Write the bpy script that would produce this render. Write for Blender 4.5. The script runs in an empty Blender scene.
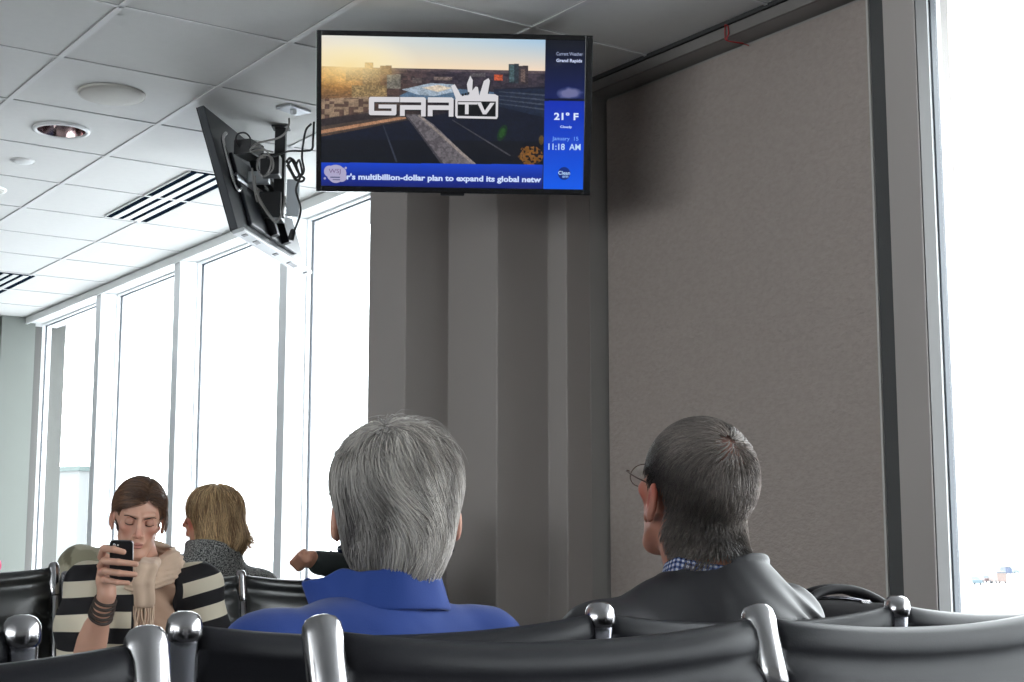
import bpy, bmesh, math, random
import numpy as np
from math import sin, cos, tan, pi, radians, atan, sqrt
from mathutils import Vector, Matrix

# ------------------------------------------------------------------ camera
SC = bpy.context.scene
COL = SC.collection
F = 1495.0                      # focal length in pixels of the 1024 px wide frame
PITCH = atan(215 / F)
AZ = radians(34.85)             # the view turns this far from +Y towards +X
CAMZ = 1.05
fw = np.array([sin(AZ) * cos(PITCH), cos(AZ) * cos(PITCH), sin(PITCH)])
rt = np.array([cos(AZ), -sin(AZ), 0.0])
up = np.cross(rt, fw)
CAM = np.array([0, 0, CAMZ])
cd = bpy.data.cameras.new('camera')
cam = bpy.data.objects.new('camera', cd)
COL.objects.link(cam)
cd.sensor_width = 36
cd.lens = F / 1024 * 36
cd.clip_start = 0.05
cd.clip_end = 2000
M = Matrix.Identity(4)
for i in range(3):
    M[i][0] = rt[i]; M[i][1] = up[i]; M[i][2] = -fw[i]; M[i][3] = CAM[i]
cam.matrix_world = M
cd.dof.use_dof = False
SC.camera = cam

def at(px, py, Z):
    """point of the place seen at a pixel, Z metres away along the view axis"""
    return CAM + (fw * F + rt * (px - 512) + up * (341 - py)) * Z / F
def onY(px, py, Y):
    r = fw * F + rt * (px - 512) + up * (341 - py)
    return CAM + r * Y / r[1]

# ------------------------------------------------------------------ light
SC.view_settings.view_transform = 'Standard'
SC.view_settings.look = 'None'
SC.view_settings.exposure = 0.0
SC.view_settings.gamma = 1.0
SC.view_settings.use_curve_mapping = False
wd = bpy.data.worlds.new('overcast_sky')
SC.world = wd
wd.use_nodes = True
bg = wd.node_tree.nodes['Background']
bg.inputs[0].default_value = (0.93, 0.965, 1.0, 1)
bg.inputs[1].default_value = 10.5
cy = SC.cycles
cy.max_bounces = 10
cy.diffuse_bounces = 7
cy.glossy_bounces = 5
cy.transparent_max_bounces = 16
cy.sample_clamp_indirect = 6.0
cy.caustics_reflective = False
cy.caustics_refractive = False
cy.use_denoising = True

def portal(name, loc, rot, sx, sy):
    l = bpy.data.lights.new(name, 'AREA')
    l.shape = 'RECTANGLE'; l.size = sx; l.size_y = sy
    l.energy = 1
    l.cycles.is_portal = True
    o = bpy.data.objects.new(name, l); COL.objects.link(o)
    o.location = loc; o.rotation_euler = rot
    return o
# portals sit in the window openings of the right-hand wall (they face into the room, -X)
portal('window_portal', (3.56, 8.3, 1.6), (0, pi / 2, 0), 2.3, 5.7)
portal('window_portal', (3.56, -0.6, 1.6), (0, pi / 2, 0), 2.3, 6.6)
portal('window_portal', (-7.25, 1.0, 1.75), (0, -pi / 2, 0), 1.8, 9.0)  # portal of the unseen windows added in the left wall

# ------------------------------------------------------------------ materials
def lin(c):
    c = c / 255.0
    return c / 12.92 if c <= 0.04045 else ((c + 0.055) / 1.055) ** 2.4
def rgb(r, g, b):
    return (lin(r), lin(g), lin(b), 1)
def mat(name, col, rough=0.5, metal=0.0, bump=0.0, bscale=80.0, spec=0.5, vary=0.0, vscale=6.0,
        attr=None, sss=0.0, sheen=0.0, coat=0.0, bdist=0.002, aniso=None):
    m = bpy.data.materials.new(name); m.use_nodes = True
    nt = m.node_tree; N = nt.nodes; L = nt.links
    b = N['Principled BSDF']
    b.inputs['Base Color'].default_value = col
    b.inputs['Roughness'].default_value = rough
    b.inputs['Metallic'].default_value = metal
    b.inputs['Specular IOR Level'].default_value = spec
    if sheen: b.inputs['Sheen Weight'].default_value = sheen
    if coat: b.inputs['Coat Weight'].default_value = coat
    if sss:
        b.inputs['Subsurface Weight'].default_value = sss
        b.inputs['Subsurface Radius'].default_value = (0.012, 0.004, 0.002)
        b.inputs['Subsurface Scale'].default_value = 1.0
    tc = N.new('ShaderNodeTexCoord')
    src = None
    if attr:
        a = N.new('ShaderNodeAttribute'); a.attribute_name = attr
        src = a.outputs['Color']
    if vary:
        n = N.new('ShaderNodeTexNoise'); n.inputs['Scale'].default_value = vscale
        n.inputs['Detail'].default_value = 4
        L.new(tc.outputs['Object'], n.inputs['Vector'])
        mr = N.new('ShaderNodeMapRange')
        mr.inputs['To Min'].default_value = 1 - vary; mr.inputs['To Max'].default_value = 1 + vary
        L.new(n.outputs['Fac'], mr.inputs['Value'])
        mx = N.new('ShaderNodeVectorMath'); mx.operation = 'SCALE'
        if src: L.new(src, mx.inputs[0])
        else: mx.inputs[0].default_value = col[:3]
        L.new(mr.outputs['Result'], mx.inputs['Scale'])
        src = mx.outputs[0]
    if src: L.new(src, b.inputs['Base Color'])
    if bump:
        n2 = N.new('ShaderNodeTexNoise'); n2.inputs['Scale'].default_value = bscale
        n2.inputs['Detail'].default_value = 5
        L.new(tc.outputs['Object'], n2.inputs['Vector'])
        bp = N.new('ShaderNodeBump'); bp.inputs['Strength'].default_value = bump
        bp.inputs['Distance'].default_value = bdist
        L.new(n2.outputs['Fac'], bp.inputs['Height'])
        L.new(bp.outputs['Normal'], b.inputs['Normal'])
    return m
def emat(name, col, strength=1.0, attr=None):
    m = bpy.data.materials.new(name); m.use_nodes = True
    nt = m.node_tree; N = nt.nodes; L = nt.links
    b = N['Principled BSDF']
    b.inputs['Base Color'].default_value = (0.004, 0.004, 0.005, 1)
    b.inputs['Roughness'].default_value = 0.3
    b.inputs['Emission Color'].default_value = col
    b.inputs['Emission Strength'].default_value = strength
    if attr:
        a = N.new('ShaderNodeAttribute'); a.attribute_name = attr
        L.new(a.outputs['Color'], b.inputs['Emission Color'])
    return m
def glassmat(name, tint=(0.97, 0.985, 0.98, 1), refl=0.07):
    m = bpy.data.materials.new(name); m.use_nodes = True
    nt = m.node_tree; N = nt.nodes; L = nt.links
    N.remove(N['Principled BSDF'])
    t = N.new('ShaderNodeBsdfTransparent'); t.inputs[0].default_value = tint
    g = N.new('ShaderNodeBsdfGlossy'); g.inputs['Roughness'].default_value = 0.0
    mx = N.new('ShaderNodeMixShader'); mx.inputs[0].default_value = refl
    L.new(t.outputs[0], mx.inputs[1]); L.new(g.outputs[0], mx.inputs[2])
    L.new(mx.outputs[0], N['Material Output'].inputs[0])
    return m

M_wall = mat('grey_painted_wall', (0.30, 0.285, 0.27, 1), 0.7, bump=0.15, bscale=150, vary=0.04, vscale=2)
M_step = mat('grey_painted_column', (0.325, 0.293, 0.275, 1), 0.6, bump=0.1, bscale=120, vary=0.03, vscale=2)
M_ceil = mat('mineral_ceiling_tile', (0.74, 0.74, 0.72, 1), 0.9, bump=0.5, bscale=260, vary=0.03, vscale=30)
M_grid = mat('ceiling_grid_enamel', (0.76, 0.76, 0.75, 1), 0.6)
M_white = mat('white_enamel', (0.80, 0.81, 0.80, 1), 0.45)
M_frame = mat('window_frame_enamel', (0.84, 0.86, 0.87, 1), 0.4)
M_gframe = mat('grey_window_frame_enamel', (0.36, 0.325, 0.305, 1), 0.5, bump=0.1, bscale=90)
M_gasket = mat('dark_window_gasket', (0.045, 0.055, 0.07, 1), 0.4)
M_glass = glassmat('window_glass')
M_carpet = mat('carpet', (0.10, 0.10, 0.11, 1), 0.95, bump=0.6, bscale=400, vary=0.3, vscale=40)
M_vinyl = mat('black_vinyl', (0.014, 0.014, 0.017, 1), 0.42, bump=0.25, bscale=350, bdist=0.0006, spec=0.17)
M_vinyl_far = mat('black_vinyl_dull', (0.022, 0.024, 0.024, 1), 0.30, bump=0.2, bscale=300, bdist=0.0006, spec=0.7)
M_chrome = mat('polished_metal', (0.40, 0.39, 0.40, 1), 0.20, metal=1.0, bump=0.05, bscale=60)
M_dchrome = mat('dark_polished_metal', (0.16, 0.16, 0.18, 1), 0.20, metal=1.0)
M_black = mat('black_plastic', (0.012, 0.012, 0.014, 1), 0.35)
M_tvback = mat('dark_grey_plastic', (0.035, 0.040, 0.048, 1), 0.42, bump=0.1, bscale=200)
M_blackmetal = mat('black_metal', (0.012, 0.012, 0.014, 1), 0.4)
M_silver = mat('silver_plastic', (0.62, 0.64, 0.66, 1), 0.35)
M_cable = mat('black_cable_rubber', (0.02, 0.02, 0.023, 1), 0.5)
M_gcable = mat('grey_cable_rubber', (0.26, 0.25, 0.24, 1), 0.5)
M_red = mat('red_cord', (0.35, 0.03, 0.03, 1), 0.6)
M_skin = mat('skin', (0.6, 0.35, 0.25, 1), 0.5, attr='tint', sss=0.06, bump=0.12, bscale=300, bdist=0.0005)
M_hair = mat('hair_strands', (0.3, 0.3, 0.3, 1), 0.42, attr='tint', spec=0.4)
M_cloth = mat('knit_or_cloth', (0.3, 0.3, 0.3, 1), 0.85, attr='tint', bump=0.3, bscale=500, bdist=0.001, sheen=0.15)

# ------------------------------------------------------------------ object helpers
def link(name, me, m=None, parent=None, smooth=False):
    o = bpy.data.objects.new(name, me); COL.objects.link(o)
    if m is not None: me.materials.append(m)
    if parent is not None: o.parent = parent
    if smooth:
        me.polygons.foreach_set('use_smooth', [True] * len(me.polygons))
    return o
def obj(name, bm, m=None, parent=None, smooth=False):
    me = bpy.data.meshes.new(name); bm.to_mesh(me); bm.free()
    return link(name, me, m, parent, smooth)
def arr(name, V, Fc, m=None, parent=None, smooth=True, tint=None):
    me = bpy.data.meshes.new(name)
    V = np.asarray(V, dtype=np.float64); Fc = np.asarray(Fc)
    me.from_pydata(V.tolist(), [], Fc.tolist())
    if tint is not None:
        a = me.color_attributes.new('tint', 'FLOAT_COLOR', 'POINT')
        c = np.ones((len(V), 4), dtype=np.float32); c[:, :3] = tint
        a.data.foreach_set('color', c.ravel())
    return link(name, me, m, parent, smooth)
def tag(o, label=None, cat=None, group=None, kind=None):
    if label: o['label'] = label
    if cat: o['category'] = cat
    if group: o['group'] = group
    if kind: o['kind'] = kind
    return o
def thing(name, label, cat, loc=(0, 0, 0), rotz=0, group=None):
    o = bpy.data.objects.new(name, None); COL.objects.link(o)
    o.empty_display_size = 0.1
    o.location = loc; o.rotation_euler = (0, 0, rotz)
    return tag(o, label, cat, group)
def box(bm, x0, x1, y0, y1, z0, z1, bev=0.0):
    r = bmesh.ops.create_cube(bm, size=1)
    vs = r['verts']
    for v in vs:
        v.co = Vector(((x0 + x1) / 2 + v.co.x * (x1 - x0), (y0 + y1) / 2 + v.co.y * (y1 - y0), (z0 + z1) / 2 + v.co.z * (z1 - z0)))
    if bev:
        es = list({e for v in vs for e in v.link_edges})
        bmesh.ops.bevel(bm, geom=es, offset=bev, segments=2, profile=0.6, affect='EDGES')
    return vs
def bx(name, x0, x1, y0, y1, z0, z1, m, parent=None, bev=0.0, kind=None):
    bm = bmesh.new(); box(bm, x0, x1, y0, y1, z0, z1, bev)
    o = obj(name, bm, m, parent)
    if kind: o['kind'] = kind
    return o
def obox(bm, c, ax, ay, az, sx, sy, sz, bev=0.0):
    """oriented box"""
    r = bmesh.ops.create_cube(bm, size=1)
    c = Vector(c); ax, ay, az = Vector(ax), Vector(ay), Vector(az)
    for v in r['verts']:
        p = v.co.copy(); v.co = c + ax * p.x * sx + ay * p.y * sy + az * p.z * sz
    if bev:
        es = list({e for v in r['verts'] for e in v.link_edges})
        bmesh.ops.bevel(bm, geom=es, offset=bev, segments=2, profile=0.6, affect='EDGES')
def smoothpath(pts, n=6):
    P = [Vector(p) for p in pts]
    if len(P) < 3: return P
    out = []
    Q = [P[0] * 2 - P[1]] + P + [P[-1] * 2 - P[-2]]
    for i in range(1, len(Q) - 2):
        for k in range(n):
            t = k / n
            a, b, c, d = Q[i - 1], Q[i], Q[i + 1], Q[i + 2]
            out.append(0.5 * ((2 * b) + (c - a) * t + (2 * a - 5 * b + 4 * c - d) * t * t + (3 * b - a - 3 * c + d) * t ** 3))
    out.append(P[-1])
    return out
def tube(bm, pts, rad, n=10, capends=True, flat=1.0):
    """tube along points; rad number or list"""
    P = [Vector(p) for p in pts]
    R = rad if isinstance(rad, (list, tuple)) else [rad] * len(P)
    rings = []; prev = None
    for i, p in enumerate(P):
        d = (P[min(i + 1, len(P) - 1)] - P[max(i - 1, 0)])
        if d.length < 1e-9: d = Vector((0, 0, 1))
        d.normalize()
        if prev is None:
            a = Vector((0, 0, 1)) if abs(d.z) < 0.9 else Vector((1, 0, 0))
            u = d.cross(a).normalized()
        else:
            u = (prev - d * prev.dot(d)).normalized()
        prev = u; w = d.cross(u)
        rings.append([bm.verts.new(p + (u * cos(2 * pi * k / n) + w * sin(2 * pi * k / n) * flat) * R[i]) for k in range(n)])
    for a, b in zip(rings, rings[1:]):
        for k in range(n):
            bm.faces.new((a[k], a[(k + 1) % n], b[(k + 1) % n], b[k]))
    if capends:
        bm.faces.new(rings[0][::-1]); bm.faces.new(rings[-1])
def lathe(bm, prof, n=24, c=(0, 0, 0), ax=(0, 0, 1)):
    ax = Vector(ax).normalized(); a = Vector((1, 0, 0)) if abs(ax.x) < 0.9 else Vector((0, 1, 0))
    u = ax.cross(a).normalized(); w = ax.cross(u); c = Vector(c)
    rings = []
    for r, h in prof:
        rings.append([bm.verts.new(c + ax * h + (u * cos(2 * pi * k / n) + w * sin(2 * pi * k / n)) * max(r, 1e-5)) for k in range(n)])
    for p, q in zip(rings, rings[1:]):
        for k in range(n):
            bm.faces.new((p[k], p[(k + 1) % n], q[(k + 1) % n], q[k]))
    bmesh.ops.remove_doubles(bm, verts=bm.verts, dist=1e-4)
def prism(bm, pts, z0, z1):
    a = [bm.verts.new((x, y, z0)) for x, y in pts]; b = [bm.verts.new((x, y, z1)) for x, y in pts]
    n = len(pts)
    for i in range(n): bm.faces.new((a[i], a[(i + 1) % n], b[(i + 1) % n], b[i]))
    bm.faces.new(a[::-1]); bm.faces.new(b)
    bmesh.ops.recalc_face_normals(bm, faces=bm.faces)

# ------------------------------------------------------------------ the room
W = 3.36; H = 2.825; HB = 2.775; GX = 3.50
bm = bmesh.new(); box(bm, -7.2, 3.9, -6.2, 12.2, -0.1, 0)
tag(obj('floor', bm, M_carpet), kind='structure')
# ceiling: tiles in a lay-in grid of 0.61 m
bm = bmesh.new(); box(bm, -7.2, 3.9, -6.2, 12.2, H + 0.004, H + 0.15)
ceil_ = tag(obj('ceiling', bm, M_ceil), kind='structure')
bm = bmesh.new(); lathe(bm, [(0, -0.1), (0.0985, -0.1), (0.0985, 0.1302), (0, 0.1302)], 40, (1.93, 6.09, H)); bmesh.ops.recalc_face_normals(bm, faces=bm.faces)
cut_ = obj('cut', bm)
md = ceil_.modifiers.new('hole', 'BOOLEAN'); md.object = cut_; md.operation = 'DIFFERENCE'; md.solver = 'EXACT'
bpy.context.view_layer.update()
me_ = bpy.data.meshes.new_from_object(ceil_.evaluated_get(bpy.context.evaluated_depsgraph_get()))
ceil_.modifiers.clear(); ceil_.data = me_; bpy.data.objects.remove(cut_)
bm = bmesh.new()
x = 2.235
while x - 0.61 > -7: x -= 0.61
gx = []
while x < 3.3: gx.append(x); x += 0.61
y = 4.57
while y - 0.61 > -6: y -= 0.61
gy = []
while y < 11.2: gy.append(y); y += 0.61
for x in gx:
    box(bm, x - 0.010, x + 0.010, -6.1, 11.3, H - 0.001, H + 0.006)
for y in gy:
    box(bm, -7.1, 3.34, y - 0.006, y + 0.006, H - 0.001, H + 0.006)
tag(obj('trim_1', bm, M_grid), kind='structure')
bm = bmesh.new()
for x in gx:
    box(bm, x - 0.0125, x - 0.010, -6.1, 11.3, H + 0.002, H + 0.0055); box(bm, x + 0.010, x + 0.0125, -6.1, 11.3, H + 0.002, H + 0.0055)
for y in gy:
    box(bm, -7.1, 3.34, y - 0.0085, y - 0.006, H + 0.002, H + 0.0055); box(bm, -7.1, 3.34, y + 0.006, y + 0.0085, H + 0.002, H + 0.0055)
tag(obj('trim_2', bm, mat('ceiling_joint_shadow_gap', (0.42, 0.42, 0.42, 1), 0.9)), kind='structure')

# walls
SILL = 0.42
bm = bmesh.new()
box(bm, W, W + 0.27, -6.2, 2.80, 0, SILL)              # below the near window
box(bm, W, W + 0.27, -6.2, 2.80, HB, H + 0.1)
box(bm, W, W + 0.27, -6.2, -4.0, 0, H)
box(bm, W + 0.09, W + 0.27, 2.86, 4.32, 0, H)          # back of the recess behind the panel
box(bm, W, W + 0.27, 4.318, 5.55, 0, H)
box(bm, W, W + 0.10, 2.80, 4.32, HB, H + 0.1)          # header over the recess
tag(obj('wall_right', bm, M_wall), kind='structure')
bm = bmesh.new()
box(bm, W, W + 0.27, 5.55, 11.35, 0, SILL)
box(bm, W, W + 0.27, 5.55, 11.35, HB + 0.012, H + 0.1)
tag(obj('wall_right_beyond_column', bm, M_white), kind='structure')
o = bpy.data.objects['wall_right_beyond_column']; o.name = 'wall_windows'
bm = bmesh.new(); box(bm, -7.2, 3.7, 11.35, 11.6, 0, H)
tag(obj('wall_back', bm, mat('darker_grey_wall', (0.10, 0.10, 0.095, 1), 0.8)), kind='structure')
M_pale = mat('pale_painted_wall', (0.5, 0.49, 0.47, 1), 0.8)
bm = bmesh.new(); box(bm, -7.2, 3.9, -6.4, -6.2, 0, H)
tag(obj('wall_front', bm, M_pale), kind='structure')
bm = bmesh.new(); box(bm, -7.3, -7.1, -6.3, 12.2, 0, 0.85); box(bm, -7.3, -7.1, -6.3, 12.2, 2.65, H)
box(bm, -7.3, -7.1, -6.3, -3.5, 0.85, 2.65); box(bm, -7.3, -7.1, 5.5, 12.2, 0.85, 2.65)
tag(obj('wall_left', bm, M_pale), kind='structure')
# column at the far end of the windows
bm = bmesh.new(); box(bm, 3.17, 3.42, 11.20, 11.36, 0, H)
tag(obj('trim_3', bm, mat('pale_column_paint', (0.17, 0.185, 0.17, 1), 0.8)), kind='structure')
# stepped column between the windows and the panel
Y1, X2 = 4.318, 3.250
Y2, X3 = 4.430, 3.018
Y3, X4 = 4.754, 2.824
Y4 = 5.035
bm = bmesh.new()
prism(bm, [(3.5, Y1 + 0.001), (X2, Y1 + 0.001), (X2, Y2), (X3, Y2), (X3, Y3), (X4, Y3), (X4, Y4), (3.5, Y4)], 0, H)
es = [e for e in bm.edges if abs(e.verts[0].co.z - e.verts[1].co.z) > 1]
bmesh.ops.bevel(bm, geom=es, offset=0.006, segments=3, profile=0.5, affect='EDGES')
tag(obj('trim_4', bm, M_step), kind='structure')
# trim strip along the top of the right wall
bm = bmesh.new(); box(bm, W - 0.012, W + 0.001, 2.80, 4.318, HB, H - 0.012, 0.002)
tag(obj('trim_5', bm, mat('darker_grey_trim', (0.2, 0.185, 0.175, 1), 0.6)), kind='structure')
bm = bmesh.new(); box(bm, W - 0.02, W + 0.003, 2.0, 4.318, H - 0.010, H + 0.004)
tag(obj('trim_6', bm, mat('dark_ceiling_shadow_reveal', (0.04, 0.04, 0.04, 1), 0.7)), kind='structure')
# header trim over the far windows
bm = bmesh.new(); box(bm, W - 0.015, W + 0.001, 5.55, 11.30, HB - 0.0, H - 0.002, 0.003)
tag(obj('trim_7', bm, M_white), kind='structure')

# textured acoustic panel set in the recess
def panel():
    m = bpy.data.materials.new('textured_beige_panel_fabric'); m.use_nodes = True
    nt = m.node_tree; N = nt.nodes; L = nt.links; b = N['Principled BSDF']
    b.inputs['Roughness'].default_value = 0.85
    tc = N.new('ShaderNodeTexCoord')
    mp = N.new('ShaderNodeMapping'); mp.inputs['Scale'].default_value = (1, 0.6, 1.0)
    L.new(tc.outputs['Object'], mp.inputs['Vector'])
    n = N.new('ShaderNodeTexNoise'); n.inputs['Scale'].default_value = 80; n.inputs['Detail'].default_value = 3; n.inputs['Roughness'].default_value = 0.5
    L.new(mp.outputs[0], n.inputs['Vector'])
    cr = N.new('ShaderNodeValToRGB')
    cr.color_ramp.elements[0].position = 0.3; cr.color_ramp.elements[0].color = (0.322, 0.272, 0.246, 1)
    cr.color_ramp.elements[1].position = 0.7; cr.color_ramp.elements[1].color = (0.362, 0.308, 0.280, 1)
    L.new(n.outputs['Fac'], cr.inputs[0])
    v = N.new('ShaderNodeTexVoronoi'); v.inputs['Scale'].default_value = 3.1
    L.new(tc.outputs['Object'], v.inputs['Vector'])
    lt = N.new('ShaderNodeMath'); lt.operation = 'LESS_THAN'; lt.inputs[1].default_value = 0.014
    L.new(v.outputs['Distance'], lt.inputs[0])
    mx = N.new('ShaderNodeMix'); mx.data_type = 'RGBA'
    L.new(lt.outputs[0], mx.inputs[0]); L.new(cr.outputs[0], mx.inputs[6]); mx.inputs[7].default_value = (0.1, 0.085, 0.08, 1)
    L.new(mx.outputs[2], b.inputs['Base Color'])
    bp = N.new('ShaderNodeBump'); bp.inputs['Strength'].default_value = 0.9; bp.inputs['Distance'].default_value = 0.006
    L.new(n.outputs['Fac'], bp.inputs['Height']); L.new(bp.outputs[0], b.inputs['Normal'])
    return m
bm = bmesh.new(); box(bm, W + 0.070, W + 0.089, 3.010, 4.300, 0.02, HB - 0.015, 0.003)
t = tag(obj('wall_panel', bm, panel()), 'tall textured beige fabric wall panel set into the recess beside the near window', 'wall panel')
bm = bmesh.new(); box(bm, W + 0.068, W + 0.092, 3.002, 3.010, 0.02, HB - 0.015, 0.002)
obj('edge_strip', bm, mat('pale_metal_edge_strip', (0.5, 0.48, 0.46, 1), 0.4), t)
bm = bmesh.new(); box(bm, W + 0.075, W + 0.0895, 2.90, 3.001, 0.0, HB - 0.001)
tag(obj('trim_8', bm, mat('dark_gap_lining', (0.07, 0.07, 0.07, 1), 0.7)), kind='structure')

# near window at the right edge: post, frame, gasket, pane
def window(n, y0, y1, z0, z1, gx, fm, gw=0.005):
    """one window bay: frame (part), gasket (part), pane (part)"""
    t = bpy.data.objects.new('window_%d' % n, None); COL.objects.link(t); t['kind'] = 'structure'
    t.location = (gx, (y0 + y1) / 2, z0)
    def loc(o): o.matrix_parent_inverse = Matrix.Translation(t.location).inverted(); return o
    bm = bmesh.new(); s = 0.010
    box(bm, gx - 0.03, gx + 0.04, y0, y0 + s, z0, z1, 0.002); box(bm, gx - 0.03, gx + 0.04, y1 - s, y1, z0, z1, 0.002)
    box(bm, gx - 0.03, gx + 0.04, y0 + s, y1 - s, z0, z0 + s * 1.5, 0.002); box(bm, gx - 0.03, gx + 0.04, y0 + s, y1 - s, z1 - s, z1, 0.002)
    loc(obj('frame', bm, fm, t))
    bm = bmesh.new(); g = 0.007; a0, a1, c0, c1 = y0 + s, y1 - s, z0 + s * 1.5, z1 - s
    box(bm, gx - gw, gx + gw, a0, a0 + g, c0, c1); box(bm, gx - gw, gx + gw, a1 - g, a1, c0, c1)
    box(bm, gx - gw, gx + gw, a0, a1, c0, c0 + g); box(bm, gx - gw, gx + gw, a0, a1, c1 - g, c1)
    loc(obj('gasket', bm, M_gasket, t))
    bm = bmesh.new(); box(bm, gx - 0.004, gx + 0.004, a0, a1, c0, c1)
    loc(obj('pane', bm, M_glass, t))
    return t
# post between recess and near window
bm = bmesh.new()
box(bm, W, W + 0.055, 2.769, 2.886, 0, H, 0.003)
box(bm, W + 0.055, W + 0.135, 2.80, 2.886, 0, H)
tag(obj('trim_9', bm, M_gframe), kind='structure')
bm = bmesh.new(); box(bm, W + 0.004, W + 0.054, 2.765, 2.7695, 0, H)
tag(obj('trim_10', bm, mat('darkened_reveal_enamel', (0.055, 0.053, 0.052, 1), 0.6)), kind='structure')  # reveal facing, colour darkened to hold down the strong window light
ys = [2.799, 1.33, -0.09, -1.51, -2.93, -4.0]
for i in range(5):
    a, b = ys[i + 1], ys[i]
    window(1 + i, a + (0.045 if i < 4 else 0), b - (0.045 if i else 0), SILL, HB, W + 0.105, M_frame, 0.013)
for k, yy in enumerate(ys[1:5]):
    bm = bmesh.new(); box(bm, W, W + 0.2, yy - 0.045, yy + 0.045, SILL, HB, 0.003)
    tag(obj('trim_%d' % (11 + k), bm, M_gframe), kind='structure')
# far windows
my = [5.52, 6.89, 8.31, 9.66, 11.20]
for i in range(4):
    a, b = my[i] + 0.045, my[i + 1] - (0.045 if i < 3 else 0)
    window(6 + i, a, b, SILL, HB + 0.01, GX, M_frame)
for k, yy in enumerate(my[:4]):
    bm = bmesh.new(); box(bm, W, GX + 0.08, yy - 0.045, yy + 0.045, SILL, HB + 0.01, 0.004)
    tag(obj('trim_%d' % (15 + k), bm, M_frame), kind='structure')
for k in range(6):          # unseen windows added on the hall's far side for room-side light
    a = -3.5 + k * 1.5
    w_ = window(20 + k, a + 0.04, a + 1.46, 0.85, 2.65, -7.2, M_frame)
    bm = bmesh.new(); box(bm, -7.28, -7.12, a - 0.04, a + 0.04, 0.85, 2.65); tag(obj('trim_%d' % (20 + k), bm, M_frame), kind='structure')
# skirting
bm = bmesh.new(); box(bm, W - 0.012, W, 5.55, 11.3, 0, 0.1); box(bm, W - 0.012, W, -6, 2.76, 0, 0.1)
tag(obj('baseboard_right', bm, M_black), kind='structure')

# ------------------------------------------------------------------ outside
M_apron = mat('snowy_apron', (0.55, 0.56, 0.58, 1), 0.9, vary=0.08, vscale=0.05)
bm = bmesh.new(); box(bm, 4.2, 900, -500, 1200, -4.3, -4.0)
tag(obj('snowy_apron', bm, M_apron), kind='structure'); bpy.data.objects['snowy_apron'].name = 'ground_outside'
def car(loc, rz, col, label, kind='car'):
    t = thing('van' if kind == 'van' else 'car', label, kind, loc, rz, None)
    m = mat('pale_vehicle_paint', col, 0.5)
    bm = bmesh.new(); hh = 1.9 if kind == 'van' else 0.95
    box(bm, -2.3, 2.3, -0.9, 0.9, 0.35, hh, 0.12); obj('body', bm, m, t)
    bm = bmesh.new()
    if kind == 'van': box(bm, -2.0, 1.9, -0.8, 0.8, hh, hh + 0.35, 0.1)
    else: 
        vs = box(bm, -1.5, 1.2, -0.78, 0.78, hh, hh + 0.55)
        for v in vs:
            if v.co.z > hh + 0.3: v.co.x *= 0.7; v.co.y *= 0.85
    obj('cabin', bm, mat('pale_vehicle_glass', (0.07, 0.085, 0.10, 1), 0.4), t)
    for sx in (-1.45, 1.45):
        for sy in (-0.85, 0.85):
            bm = bmesh.new(); lathe(bm, [(0, -0.1), (0.33, -0.1), (0.33, 0.1), (0, 0.1)], 14, (sx, sy, 0.33), (0, 1, 0)); obj('wheel', bm, mat('dusty_tyre', (0.07, 0.07, 0.075, 1), 0.9), t)
    return t
def gpt(px, py, zz=-4.0):
    r = fw * F + rt * (px - 512) + up * (341 - py)
    return CAM + r * (zz - CAMZ) / r[2]
for px, py, c, lab, k in ((973, 585, (0.055, 0.085, 0.10, 1), 'pale blue car parked furthest left on the snowy lot outside', 'car'),
                    (985, 583, (0.11, 0.075, 0.075, 1), 'pale red car parked between the blue car and the orange van outside', 'car'),
                    (998, 583.5, (0.115, 0.085, 0.075, 1), 'orange van parked outside, right of the pale red car', 'van'),
                    (1006, 574.5, (0.035, 0.05, 0.085, 1), 'dark blue van parked further out beyond the orange van', 'van'),
                    (1014, 574, (0.075, 0.10, 0.105, 1), 'greenish grey car parked further out at the right edge of the window', 'car')):
    p = gpt(px, py); car(p, AZ + 0.4, c, lab, k)
M_pole = mat('pale_galvanised_pole', (0.095, 0.10, 0.105, 1), 0.6)
def lamp_post(p, h, lab):
    t = thing('lamp_post', lab, 'lamp post', p)
    bm = bmesh.new(); lathe(bm, [(0.14, 0), (0.08, h)], 10); obj('pole', bm, M_pole, t)
    bm = bmesh.new(); box(bm, -0.9, 0.9, -0.12, 0.12, h, h + 0.18, 0.03); obj('lamp_head', bm, M_pole, t)
    bm = bmesh.new(); box(bm, -0.35, 0.35, -0.35, 0.35, 0, 0.3); obj('base', bm, M_pole, t)
p = gpt(230, 612); lamp_post(p, 9.2, 'pale lamp post outside, seen through the third window from the left')
p = gpt(330, 612); lamp_post(p, 10.6, 'pale lamp post outside, seen through the window beside the stepped column')
# low pale building seen through the far left window
c = at(72, 500, 60)
t = thing('terminal_building', 'low pale building with a grey roof edge beyond the far left window', 'building', (c[0], c[1], -4.0), radians(20))
bm = bmesh.new(); box(bm, -0.5, 0.42, -1, 1, 0, 8.4); obj('wall', bm, mat('pale_cladding', (0.115, 0.12, 0.12, 1), 0.8), t)
bm = bmesh.new(); box(bm, -0.6, 0.52, -1.1, 1.1, 8.4, 8.58); obj('roof_edge', bm, mat('pale_green_grey_metal', (0.045, 0.065, 0.062, 1), 0.7), t)

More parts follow.
